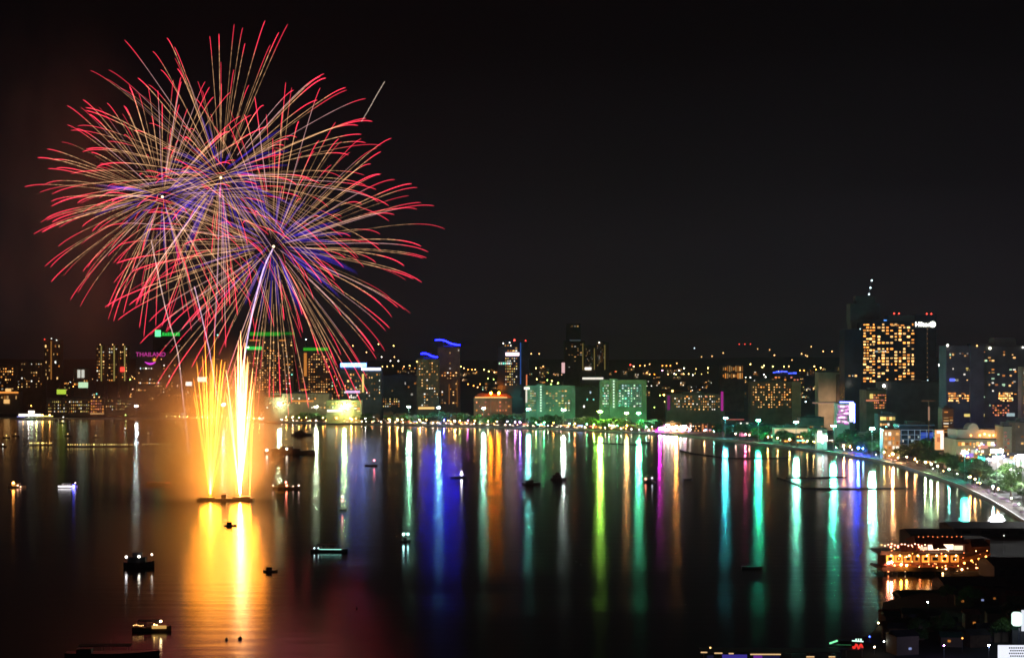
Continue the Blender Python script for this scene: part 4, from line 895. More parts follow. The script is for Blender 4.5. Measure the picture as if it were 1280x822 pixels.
for q in range(1008, 1100, 9): plant(inland(q, 55+rnd.uniform(0,20)), BIG, rnd.uniform(14,20), 'tall dark tree behind the beach road ' + szone(q), 'tall dark trees behind the beach road ' + szone(q), sq=1.2)

# ------------------------------------------------------------------ boats
def hull_mesh(L, Wd, Hh, m, bow=1.0):
    b = MB(); n = 11; rows = []
    for i in range(n):
        u = i/(n-1); x = -L/2 + L*u
        w = Wd/2*(min(1, .75+.6*u) if u < .45 else max(.03, math.cos((u-.45)/.55*math.pi/2)**.8))
        sh = Hh*(1 + .35*(abs(u-.4)/.6)**2*bow)
        rows.append([(x,-w,sh),(x+ (0.0),-w*.72,-.3),(x,w*.72,-.3),(x,w,sh)])
    for i in range(n-1):
        for k in range(3): b.quad(rows[i][k], rows[i+1][k], rows[i+1][k+1], rows[i][k+1])
        b.quad(rows[i][3], rows[i+1][3], (rows[i+1][0][0], rows[i+1][0][1], rows[i+1][0][2]-.02), (rows[i][0][0], rows[i][0][1], rows[i][0][2]-.02))
    b.quad(rows[0][3], rows[0][2], rows[0][1], rows[0][0])
    return b.mesh('hull', m)
def boat(px, py, Lpx, label, style='cabin', hull='hull_dark', rz=0.0, lamps=(), name='boat', Hh=None, cat='boat'):
    p = ground(px, py); k = p.y/F; L = Lpx*k; Wd = min(L*.3, 6); Hh = Hh or max(.7, min(1.8, L*.09))
    o = tag(empty(name, p, rz), label, cat)
    share('hull', hull_mesh(L, Wd, Hh, M[hull]), o)
    ch = min(2.1, .7+L*.09)
    if style == 'cabin':
        cbn = MB().box(-L*.30, L*.12, -Wd*.33, Wd*.33, Hh*.9, Hh+ch).build('cabin', M[hull], o); MB().box(-L*.33, L*.16, -Wd*.38, Wd*.38, Hh+ch+.01, Hh+ch+.16).build('cabin_roof', M['roof'], o)
        for i in range(3): MB().box(-L*.18+L*.1*i, -L*.11+L*.1*i, -Wd*.34-.03, -Wd*.33, Hh+ch*.5, Hh+ch*.85).build('window', M['glass'], cbn)
    if style == 'canopy':
        MB().box(-L*.36, L*.2, -Wd*.42, Wd*.42, Hh+2.2, Hh+2.4).build('canopy', M['canvas'], o)
        for sx in (-.34, -.1, .17):
            for sy in (-.38, .38): MB().tube([(L*sx, Wd*sy, Hh*.9), (L*sx, Wd*sy, Hh+2.2)], .07, 5).build('post', M['metal'], o)
        MB().box(-L*.38, -L*.22, -Wd*.3, Wd*.3, Hh*.8, Hh+1.3).build('engine_box', M[hull], o)
    if style == 'deck2':
        cbn = MB().box(-L*.36, L*.22, -Wd*.4, Wd*.4, Hh*.9, Hh+2.4).build('lower_cabin', M[hull], o); MB().box(-L*.4, L*.27, -Wd*.45, Wd*.45, Hh+2.41, Hh+2.6).build('upper_deck', M['roof'], o)
        MB().box(-L*.2, L*.08, -Wd*.3, Wd*.3, Hh+2.61, Hh+4.5).build('wheelhouse', M[hull], o); MB().box(-L*.23, L*.1, -Wd*.34, Wd*.34, Hh+4.51, Hh+4.7).build('roof', M['roof'], o)
        for i in range(5): MB().box(-L*.32+L*.1*i, -L*.26+L*.1*i, -Wd*.4-.04, -Wd*.4, Hh+1.2, Hh+2.0).build('window', M['glass'], cbn)
    if L > 11: MB().tube([(-L*.02, 0, Hh*.6), (-L*.02, 0, Hh+min(4.2, L*.25))], [.07,.04], 5).build('mast', M['metal'], o)
    for dx, dy, col, s, r in lamps:
        x = dx*k; z = max(.5, dy*k)
        MB().ball((x, -Wd*.46, z), r*k, 8, 5).build('lamp', G(col, s, s > 8), o)
        if z > Hh: MB().tube([(x, -Wd*.46, Hh*.7), (x, -Wd*.46, z-r*k*.7)], .06, 5).build('lamp_post', M['metal'], o)
    return o
def strip(o, px, x0, x1, z0, z1, col, s, name='light_strip', y=-2.2):
    k = o.location.y/F; return MB().box(x0*k, x1*k, y-.2, y, z0*k, z1*k).build(name, G(col, s, s > 6), o)
# floating restaurant at far left
o = boat(44, 524, 50, 'white-lit floating restaurant with coloured bulbs at far left', 'deck2', 'hull_white', 0, (), 'restaurant_ship', 2.2, 'ship')
strip(o, 0, -20, 8, 4, 7, (1,.85,.7), 2.2, y=-3.2); strip(o, 0, -8, 0, 8, 11, (1,.8,.6), 3.0, y=-3.2); strip(o, 0, 3, 23, 3.5, 5, YEL, 1.6, y=-3.2); strip(o, 0, -22, -12, 3, 4.2, (.4,.4,1), .8, y=-3.3)
for dx, c, s in ((-7.5,WHITE,55),(-3.5,(.6,1,.6),40),(2.5,(1,.95,.3),65),(10,(1,.4,.08),50),(19,(1,.35,.08),50),(-14,WARM,14)):
    MB().ball((dx*o.location.y/F, -4.2, 7.5), 1.3, 8, 5).build('bulb', G(c, s, True), o); MB().tube([(dx*o.location.y/F, -4.2, 1.5), (dx*o.location.y/F, -4.2, 6.4)], .12, 5).build('bulb_post', M['metal'], o)
# pontoon with yellow lamps
def pontoon(px0, px1, py, n, label):
    p = ground((px0+px1)/2, py); k = p.y/F; L = (px1-px0)*k; o = tag(empty('floating_pontoon', p), label, 'pontoon')
    MB().box(-L/2, L/2, -1.5, 1.5, -.3, .6).build('deck', M['wood'], o)
    for i in range(n):
        x = -L/2+L*(i+.5)/n + rnd.uniform(-.3,.3)*L/n
        MB().tube([(x,0,.6),(x,0,2.6)], .06, 5).build('post', M['metal'], o); MB().ball((x,0,2.9), rnd.choice([.5,.7,.85]), 7, 4).build('lamp', G(rnd.choice([YEL,(1,.6,.15)]), rnd.choice([1.6,3,5])), o)
pontoon(84, 170, 558.5, 30, 'long floating pontoon strung with yellow lamps right of the far-left ship'); pontoon(35, 66, 556.5, 10, 'short floating pontoon with yellow lamps before the far-left ship'); pontoon(172, 222, 558, 14, 'dim pontoon of lamps left of the firework barge')
for px, py, c, s in ((78,527,YEL,4),(79,522,WHITE,3),(157,536,WHITE,6),(158,527,YEL,5),(185,542,WARM,6),(4,556,WHITE,3),(8,545,YEL,2),(120,545,WARM,1.5),(85,543,WARM,2),(20,543,WARM,1.2)):
    o = boat(px, py+2, 9, 'tiny moored boat with one pale lamp off the far-left shore', 'none', 'hull_dark', rnd.uniform(-.4,.4), ((0,3,c,s,.8),)); o['group'] = 'tiny moored boats off the far-left shore'
b1 = boat(22, 609, 24, 'speedboat with orange lamps at the left edge', 'cabin', 'hull_white', -.25, ((-4,6,AMBER,30,1.5),(2,3,(1,.5,.3),6,.9),(6,1.5,(1,.5,.3),4,.8)))
b2 = boat(85, 609, 24, 'white yacht with white deck strip and blue stern light', 'cabin', 'hull_white', 0, ((10,6,(1,.8,.9),4,.8),))
strip(b2, 0, -11, 6, 1.2, 2.6, (1,.95,1), 2.5, y=-3.1); strip(b2, 0, 7, 10, 0, 4, (.1,.1,1), 14, y=-3.1)
boat(174, 708, 38, 'large dark tour boat with three white lamps below the barge', 'deck2', 'hull_dark', 0, ((-15,13,(1,.97,1),14,1.3),(1,13.5,WHITE,14,1.4),(17,16,(1,.85,.75),10,1.1)), Hh=2.2)
b4 = boat(190, 788, 48, 'timber boat with a glowing lit cabin at lower left', 'canopy', 'wood', .05, ((12,13,(1,.7,.35),34,1.3),(4,9,(1,.6,.2),12,1.0),(7,8,(1,.6,.2),10,1.0)), Hh=1.4)
strip(b4, 0, 1, 19, 4, 8, (1,.55,.15), .6, 'cabin_light', -2.0)
for i in range(7): MB().ball(((-22+i*2)*b4.location.y/F, -1.6, (8+.6*math.sin(i))*b4.location.y/F), .12, 6, 4).build('string_bulb', G(WARM, 8), b4)
boat(141, 819, 116, 'dark boat under a blue canvas roof at the lower left edge', 'canopy', 'hull_dark', .05, (), Hh=1.2)
boat(288, 657, 16, 'small dark boat with a stubby wheelhouse on the golden reflection', 'cabin', 'hull_dark', .2)
boat(338, 714, 18, 'small dark boat right of the golden reflection', 'cabin', 'hull_dark', 0)
boat(362, 567, 64, 'long dark boat with white lamps right of the fountains', 'deck2', 'hull_dark', 0, ((-28,5,WHITE,9,1.5),(-3,6.5,WHITE,7,1.3)), Hh=3.2)
boat(377, 544, 26, 'dark boat behind the long dark boat', 'deck2', 'hull_dark', 0, Hh=2.4)
boat(358, 611, 34, 'dark boat with a cluster of red lamps', 'cabin', 'hull_dark', 0, ((-16,5,(1,.6,.5),7,.7),(0,9,(1,.2,.15),22,.9),(1,5,(1,.2,.1),25,1.0),(16,5,(1,.6,.5),9,.8),(9,4,(1,.6,.5),5,.6)))
b11 = boat(412, 689, 46, 'long low boat with a teal light strip', 'canopy', 'hull_dark', -.06, ((-18,5,COOL,6,.8),(-13,5,COOL,6,.7)), Hh=1.2)
strip(b11, 0, -12, 16, 3.2, 3.9, (.4,1,.85), 1.6, y=-2.4)
boat(429, 637, 9, 'dinghy under a red mast lamp in a greenish reflection', 'none', 'hull_dark', 0, ((-1,17,(1,.5,.6),8,1.1),(-1,12,(1,.08,.2),9,1.1)))
boat(464, 582, 16, 'dark skiff with a tall red lamp', 'none', 'hull_dark', 0, ((4,7,(1,.15,.2),26,.8),))
boat(507, 676, 13, 'small boat with a pair of teal lamps', 'cabin', 'hull_dark', 0, ((-2.5,9,(.5,1,1),24,1.2),(3,9,(.5,1,1),18,1.1)))
boat(573, 597, 20, 'small boat with one white lamp left of the orange reflection', 'none', 'hull_dark', 0, ((4,5,WHITE,30,1.2),(4,8,WHITE,5,.8)))
boat(664, 605, 24, 'dark cabin boat crossing the cool reflection', 'cabin', 'hull_dark', 0); boat(698, 599, 20, 'dark two-deck boat right of the dark cabin boat', 'deck2', 'hull_dark', 0, Hh=1.4)
boat(812, 603, 15, 'small boat with red and blue lamps right of the teal-green reflection', 'cabin', 'hull_dark', 0, ((-5,5,(1,.2,.15),18,.9),(3,6,(.8,.85,1),8,.7)))
boat(860, 599, 12, 'tiny dark dinghy right of the orange pavilion reflection', 'none', 'hull_dark', 0); boat(940, 710, 26, 'flat dark raft across the strong teal reflection', 'none', 'hull_dark', 0); boat(806, 553, 14, 'tiny dark dinghy close to the shore below the right green hotel', 'none', 'hull_dark', 0)
o = boat(200, 605, 34, 'red light trail of a moving boat, shaped as a low skiff, in the smoke left of the fountains', 'none', 'hull_dark', 0); strip(o, 0, -15, 14, 1.5, 3.2, (1,.12,.02), .9, y=-2)  # red strip and hull stand in for a moving boat's light trail
for px, py, r in ((283,799,.55),(300,798,.75),(720,702,.5),(726,706,.4),(446,760,.4)):
    p = ground(px, py); tag(MB().ball((0,0,.15), r, 9, 6).lathe([(.12,.1),(.1,r+.6)], 6).build('buoy', M['hull_dark']), 'small dark buoy floating on %s' % ('the golden reflection' if px < 310 else 'dark open water'), 'buoy', 'small dark buoys').location = p
def boom(pts, label):
    P = [ground(a, c) for a, c in pts]; o = P[0]; Q = []
    for i in range(len(P)-1):
        for k in range(8): Q.append(P[i]+(P[i+1]-P[i])*(k/8))
    Q.append(P[-1]); r = tag(empty('float_line', o), label, 'float line')
    MB().tube([q-o+Vector((0,0,.25)) for q in Q], .55, 6).build('rope', M['rope'], r)
    for q in Q[::3]: MB().ball(q-o+Vector((0,0,.4)), 1.0, 7, 5).build('float', M['rope'], r)
boom([(851,563),(868,567),(905,572),(950,573),(985,572)], 'long dark swimming float line right of the pavilion')
boom([(972,597),(985,601),(1005,610),(1060,611),(1140,610)], 'long dark float line bending below the light-band building')
boom([(984,597),(1020,597),(1058,596)], 'short dark float line behind the long bending one'); boom([(742,553),(775,555),(800,556)], 'short dark float line off the right green hotel')

# ------------------------------------------------------------------ pier restaurant, lower right
PY = 735.0; pk = PY/F
pr = tag(empty('pier_restaurant', (( 1170-640)/F*PY, PY, 0)), 'orange-lit restaurant on a pier at lower right', 'restaurant')
def PX(px): return (px-1170)*pk
def PZ(py): return zat(py, PY)
MB().box(PX(1103), PX(1250), 0, 26, PZ(712)-.6, PZ(712)).build('deck', M['wood'], pr)
for i in range(13):
    x = PX(1106+9*i); MB().tube([(x,.8,-1),(x,.8,PZ(712)-.6)], .28, 7).build('stilt', M['wood'], pr); MB().tube([(x,14,-1),(x,14,PZ(712)-.6)], .28, 7).build('stilt', M['wood'], pr)
MB().box(PX(1112), PX(1212), 6, 24, PZ(712), PZ(694)).build('lower_wall', M['red_wall'], pr)
MB().box(PX(1102), PX(1216), 3, 25, PZ(694)+.02, PZ(692)).build('upper_deck', M['wood'], pr)
MB().box(PX(1153), PX(1214), 10, 24, PZ(692), PZ(680)).build('upper_wall', M['red_wall'], pr)
MB().box(PX(1212), PX(1244), 8, 24, PZ(712), PZ(676)).build('side_wall', M['red_wall'], pr)
r = MB(); r.quad((PX(1148),5,PZ(681)),(PX(1216),5,PZ(681)),(PX(1213),14,PZ(673)),(PX(1152),14,PZ(673))).quad((PX(1216),26,PZ(681)),(PX(1148),26,PZ(681)),(PX(1152),14,PZ(673)),(PX(1213),14,PZ(673))).tri((PX(1148),26,PZ(681)),(PX(1148),5,PZ(681)),(PX(1152),14,PZ(673))).tri((PX(1216),5,PZ(681)),(PX(1216),26,PZ(681)),(PX(1213),14,PZ(673))); r.build('roof', M['tile'], pr)
for i in range(46):
    x, y = rnd.uniform(1107, 1240), rnd.uniform(684, 715)
    MB().ball((PX(x), rnd.uniform(-.2, 2.2), PZ(y)), rnd.uniform(.12,.26), 6, 4).build('string_bulb', G(rnd.choice([AMBER, WARM, (1,.2,.06), (1,.6,.3)]), rnd.choice([8, 14, 24]), True), pr)
for a, c2, y, h_ in ((1128,1146,690,3.2),(1168,1186,687,2.6),(1216,1240,684,3.4)):
    q = MB(); q.quad((PX(a),2,PZ(y)),(PX(c2),2,PZ(y)+.4),(PX(c2-3),9,PZ(y)+h_),(PX(a+3),9,PZ(y)+h_-.4)).quad((PX(c2),16,PZ(y)),(PX(a),16,PZ(y)),(PX(a+3),9,PZ(y)+h_-.4),(PX(c2-3),9,PZ(y)+h_)); q.build('side_roof', M['tile'], pr)
for i in range(12):
    x = PX(1108+8.2*i); u = MB().lathe([(1.5,1.9),(.9,2.35),(.05,2.7)], 8, (x, 2.2+.8*math.sin(i*2.3), PZ(712))); u.tube([(x, 2.2+.8*math.sin(i*2.3), PZ(712)), (x, 2.2+.8*math.sin(i*2.3), PZ(712)+1.95)], .05, 5); u.build('parasol', M['tile'], pr)
for i in range(6): MB().ball((PX(1120+16*i), 3.0, PZ(707)), .3, 7, 5).build('terrace_lamp', G((1,.22,.06), 60, True), pr)
for i in range(5): MB().ball((PX(1118+9*i), 7.0, PZ(685.5)), .3, 7, 5).build('terrace_lamp', G((1,.2,.08), 45, True), pr)
for a, c2, y0, y1, st_ in ((1157,1166,690,686,1.2),(1167,1181,690,683.5,2.4),(1182,1199,689.5,683,2.8),(1200,1211,690,684.5,1.5)): MB().box(PX(a), PX(c2), 9.6, 9.9, PZ(y0), PZ(y1)).build('light_strip', G((1,.72,.48), st_, True), pr)
bays = [(1112,1122),(1123,1133),(1134,1144),(1145,1155),(1156,1167),(1168,1179),(1180,1191),(1192,1203)]
for i, (a, c2) in enumerate(bays):
    a += rnd.uniform(-.8,.8); c2 += rnd.uniform(-1.5,.6)
    f = MB(); f.box(PX(a), PX(c2), 5.4, 5.8, PZ(697.6), PZ(695.6)); f.box(PX(a), PX(c2), 5.4, 5.8, PZ(704), PZ(702)); f.box(PX(a), PX(a+2.2), 5.4, 5.8, PZ(702), PZ(697.6)); f.box(PX(c2-2.2), PX(c2), 5.4, 5.8, PZ(702), PZ(697.6))
    f.build('window_arch', G((1,.30,.04), rnd.choice([.7,1.3,2.0]) if i else 3.0, True), pr)
    MB().box(PX(a+2.3), PX(c2-2.3), 5.6, 5.9, PZ(701.9), PZ(697.7)).build('window', M['glass'], pr)
    MB().ball((PX((a+c2)/2), 3.4, PZ(695)), .42, 8, 5).build('terrace_lamp', G((1,.5,.15), 16, True), pr)
for i in range(14): MB().ball((PX(1104+4.2*i), 3.2, PZ(681.5+1.2*math.sin(i*1.7))), .26, 7, 5).build('string_bulb', G((1,.45,.3) if i else WARM, 9, True), pr)
for i in range(8): MB().tube([(PX(1104+7.5*i),3.2,PZ(692)),(PX(1104+7.5*i),3.2,PZ(681))], .07, 5).build('bulb_post', M['metal'], pr)
for i in range(10): MB().ball((PX(1152+6*i), 5.5, PZ(672+.5*math.sin(i*2.1))), .22, 6, 4).build('roof_bulb', G((1,.2,.06), 3), pr)
MB().box(PX(1103), PX(1150), 2.9, 3.0, PZ(692), PZ(689)).build('railing', M['wood'], pr); MB().box(PX(1103), PX(1205), .1, .2, PZ(712), PZ(708.6)).build('railing', M['wood'], pr)
sl = MB(); sl.quad((PX(1203),1,PZ(704)),(PX(1240),1,PZ(693)),(PX(1240),5,PZ(689.5)),(PX(1203),5,PZ(700))); sl.build('awning', mat('orange awning', (.55,.22,.05), .7, .2, .4), pr)
for i, (x, y, s, c) in enumerate(((1205,703,14,AMBER),(1214,700,10,AMBER),(1223,698,10,AMBER),(1232,695,10,AMBER),(1202,711,14,(1,.5,.2)),(1196,714,9,(1,.5,.2)),(1182,710,9,(1,.5,.2)),(1178,716,10,(1,.55,.2)),(1174,721,12,(1,.6,.3)),(1220,709,5,(1,.3,.15)),(1110,703,220,(1,.25,.15)),(1114,702,160,(1,.75,.6)),(1126,705,200,(1,.42,.04)),(1133,706,120,(1,.5,.08)))): MB().ball((PX(x), -.6, PZ(y)), .45, 8, 5).build('terrace_lamp', G(c, s, True), pr)
MB().ball((PX(1158.5), -1.2, PZ(725)), .85, 10, 6).build('globe_lamp', G((1,.6,.25), 3.5, True), pr); MB().tube([(PX(1158.5), -1.2, -1),(PX(1158.5), -1.2, PZ(728))], .12, 6).build('lamp_post', M['metal'], pr)
for i in range(3): MB().ball((PX(1135), -2.0, PZ(729+5*i)), .35, 7, 5).build('step_lamp', G((1,.55,.2), 7, True), pr)
MB().tube([(PX(1135), -1.6, -1),(PX(1135), -1.6, PZ(727))], .12, 6).build('lamp_post', M['metal'], pr)

def shed(px0, px1, ytop, Y, d, roof, label, ridge=2.5, wall='dark_conc', rz=0.0, name='dark_roofed_building', ribs=False):
    cx = (px0+px1)/2; k = Y/F; w = (px1-px0)*k; h = zat(ytop, Y) - ridge - LZ
    o = tag(empty(name, ((cx-640)/F*Y, Y, LZ), rz), label, 'building')
    MB().box(-w/2, w/2, 0, d, -3, h).build('wall', M[wall], o)
    r = MB(); r.quad((-w/2-.6,-.8,h),(w/2+.6,-.8,h),(w/2+.6,d/2,h+ridge),(-w/2-.6,d/2,h+ridge)).quad((w/2+.6,d+.8,h),(-w/2-.6,d+.8,h),(-w/2-.6,d/2,h+ridge),(w/2+.6,d/2,h+ridge)).tri((-w/2,d,h),(-w/2,0,h),(-w/2,d/2,h+ridge-.1)).tri((w/2,0,h),(w/2,d,h),(w/2,d/2,h+ridge-.1))
    if ribs:
        n = int(w/1.2)
        for i in range(n+1):
            x = -w/2 + w*i/n; r.tube([(x,-.8,h+.06),(x,d/2,h+ridge+.06)], .07, 4)
    r.build('roof', M[roof], o)
    for i in range(4): MB().box(-w*.4+w*.22*i, -w*.3+w*.22*i, -.06, -.01, h*.35, h*.75).build('window', M['glass'], o)
    return o
shed(1192, 1300, 655, 880, 30, 'roof', 'long dark roof furthest back behind the pier restaurant', 2)
shed(1138, 1196, 663, 850, 24, 'roof', 'long dark roof directly behind the pier restaurant', 2)
shed(1128, 1180, 740, 660, 16, 'green_roof', 'dark green sheet roof below the pier restaurant'); shed(1182, 1262, 724, 680, 22, 'roof', 'wide dark roof right of the green sheet roof'); shed(1243, 1310, 700, 700, 24, 'roof', 'dark roof at the right edge below the pier')
shed(1096, 1130, 765, 640, 14, 'roof', 'small dark shed by the water below the pier'); shed(1140, 1212, 764, 610, 22, 'roof', 'wide dark roof in the middle of the lower right'); s = shed(1205, 1264, 783, 575, 18, 'blue_roof', 'blue corrugated roof at lower right', 2.2, ribs=True)
shed(1212, 1262, 752, 640, 16, 'roof', 'dark roof behind the blue corrugated roof'); shed(1060, 1150, 806, 545, 18, 'roof', 'dark shed roof behind the red neon sign'); shed(1150, 1210, 798, 560, 20, 'roof', 'dark roof left of the blue corrugated roof')
for i in range(26):
    hx = rnd.uniform(1108, 1290); q = ground(hx, rnd.uniform(772 if hx < 1165 else 740, 815), 3); w_, d_, h_ = rnd.uniform(4,9), rnd.uniform(4,8), rnd.uniform(3,6)
    o = tag(empty('yard_hut', (q.x, q.y, LZ), rnd.uniform(-.3,.3)), 'small dark hut among the dark roofs at lower right', 'building', 'small dark huts among the dark roofs at lower right')
    MB().box(-w_/2, w_/2, 0, d_, -2, h_).build('wall', M[rnd.choice(['brown','dark_conc','wood'])], o)
    MB().quad((-w_/2-.4,-.4,h_),(w_/2+.4,-.4,h_),(w_/2+.4,d_/2,h_+1.5),(-w_/2-.4,d_/2,h_+1.5)).quad((w_/2+.4,d_+.4,h_),(-w_/2-.4,d_+.4,h_),(-w_/2-.4,d_/2,h_+1.5),(w_/2+.4,d_/2,h_+1.5)).build('roof', M[rnd.choice(['tile','green_roof','roof'])], o)
    if rnd.random() < .5: share('window', unit_box(G(rnd.choice([WARM,AMBER,(.4,.5,1)]), rnd.choice([.25,.5]))), o, (rnd.uniform(-w_*.3,w_*.3), -.1, 2), (.9,.3,.7))
for i in range(9):
    hx = rnd.uniform(1125, 1285); q = ground(hx, rnd.uniform(775 if hx < 1170 else 745, 808), 3); plant(Vector((q.x, q.y, LZ)), BIG, rnd.uniform(5,9), 'dark garden tree among the dark roofs at lower right', 'dark garden trees among the dark roofs at lower right')
for px, py, c, st, h in ((1098,778,(1,.75,.4),16,3.0),(1102,778,(1,.75,.4),16,3.5),(1121,771,WHITE,6,4.0),(1149,761,(1,.6,.4),5,3.0),(1093,808,(1,.65,.4),16,4.0),(1105,801,COOL,9,5.0),(1118,810,(1,.7,.6),5,3.0),(1247,710,(1,.6,.35),8,5.0),(1243,708,(1,.7,.4),6,7.0),(1255,669,WHITE,2,11.),(1203,797,AMBER,3,6.),(1236,806,(.35,.5,1),900,9.),(1160,752,(.3,1,.6),160,7.),(1180,806,(.7,.2,.9),30,6.),(1087,795,BLUE,6,3.)):  # strong blue and green ones added to light the matching roofs
    p = ground(px, py+h/(H)*0, h); o = tag(empty('yard_or_fill_lamp', (p.x, p.y, 0)), 'small yard or added fill lamp among the dark roofs at lower right', 'lamp', 'yard lamps among the dark roofs at lower right')
    hz = h; MB().tube([(0,0,0),(0,0,hz-.2)], .06, 5).build('pole', M['metal'], o); MB().ball((0,0,hz), .24, 8, 5).build('lamp', G(c, st*2, True), o)
# neon sign: green line, teal crown, red panel
p = ground(1060, 812, 4); ng = tag(empty('neon_sign', (p.x, p.y, 0)), 'green and red neon sign at the bottom right water edge', 'sign'); k = p.y/F
def nz(py): return zat(py, p.y)
MB().tube([((1037-1060)*k,0,nz(803.5)),((1047-1060)*k,0,nz(800))], .3, 6).build('neon_tube', G((.25,1,.45), 1.3), ng); MB().tube([((1045-1060)*k,0,nz(805)),((1064-1060)*k,0,nz(805.5))], .08, 5).build('neon_tube', G((.1,.6,.2), .3), ng)
c = MB(); c.tube([((1065-1060)*k,-.2,nz(800)),((1079-1060)*k,-.2,nz(801))], .2, 6)
for q in (1070, 1073, 1076): c.tube([((q-1060)*k,-.2,nz(800.4)),((q-1060)*k,-.2,nz(797.5))], .22, 6)
c.build('neon_crown', G((.6,1,.8), 1.6), ng); MB().tube([((1066+i)*k-1060*k, -.2, nz(807+3*math.sin(i*1.1))) for i in range(13)], .3, 6).build('neon_script', G((1,.04,.03), .9), ng)
MB().box((1036-1060)*k, (1080-1060)*k, .3, .7, nz(812), nz(809)).build('sign_beam', M['metal'], ng)
for q in (1040, 1058, 1078): MB().tube([((q-1060)*k,.5,-1),((q-1060)*k,.5,nz(810))], .14, 6).build('post', M['metal'], ng)
# LED signs at the right edge
p = ground(1272, 812, 10); ls = tag(empty('led_sign', (p.x, p.y, LZ)), 'white dotted display sign at the bottom right corner', 'sign'); k = p.y/F
MB().box((1248-1272)*k, (1300-1272)*k, 0, .6, zat(822+14, p.y)-LZ, zat(806, p.y)-LZ).build('display', G((.85,.88,1), 1.1), ls)
d = MB()
for j in range(7):
    for i in range(14): d.cbox(((1262+(i+.5*(j % 2))*2.7-1272)*k, -.1, zat(809+j*3.4, p.y)-LZ), .38, .16, .42)
d.build('dark_dot', M['hull_dark'], ls)['kind'] = 'stuff'
MB().tube([(0,.9,0),(0,.9,zat(806, p.y)-LZ)], .3, 8).build('pole', M['metal'], ls)
p = ground(1275, 782, 9); ls = tag(empty('led_sign', (p.x, p.y, LZ)), 'green-white glowing round-cornered sign above the dotted display', 'sign'); k = p.y/F
MB().lathe([(1.2,-2.2),(1.7,-1.6),(1.7,1.6),(1.2,2.2)], 14, ((1271-1275)*k, 0, zat(773, p.y)-LZ)).build('display', G((.7,1,.85), 1.5, True), ls); MB().box((1277-1275)*k, (1300-1275)*k, -.3, .3, zat(788, p.y)-LZ, zat(762, p.y)-LZ).build('side_panel', G((.85,.9,1), .9), ls); MB().tube([(0,.9,0),(0,.9,zat(785, p.y)-LZ)], .3, 8).build('pole', M['metal'], ls)
# awnings and violet panels along the bottom edge
p = ground(940, 826, 3); aw = tag(empty('jetty_awning', (p.x, p.y, 0)), 'low jetty with warm eave lights and violet panels at the bottom edge', 'jetty'); k = p.y/F
def ax(px): return (px-940)*k
MB().box(ax(872), ax(1060), 0, 9, .6, 1.1).build('deck', M['wood'], aw); MB().box(ax(878), ax(1052), .5, 8.5, zat(815.5, p.y)-.1, zat(815.5, p.y)+.15).build('awning', M['roof'], aw)
for a, c2, y in ((876,884,814.5),(893,903,815.5),(911,917,816),(938,976,817),(1008,1018,820),(1036,1044,820)): MB().box(ax(a), ax(c2), -.1, .2, zat(y+.9, p.y), zat(y-.5, p.y)).build('eave_light', G((1,.62,.28), .8), aw)
for a, c2, y, cc, st in ((903,934,818,(.12,.08,.7),.35),(942,953,819,(.35,.06,.7),.35),(953,975,819.5,(.1,.08,.4),.12),(884,892,819,(.1,.1,.3),.1)): MB().box(ax(a), ax(c2), .3, .4, zat(y+12, p.y), zat(y-.3, p.y)).build('panel', G(cc, st), aw)
for q in range(880, 1056, 22): MB().tube([(ax(q),.7,-1),(ax(q),.7,zat(816, p.y))], .12, 6).build('post', M['wood'], aw)
MB().ball((ax(888), .2, zat(809, p.y)), .28, 7, 5).build('lamp', G(WARM, 3), aw)

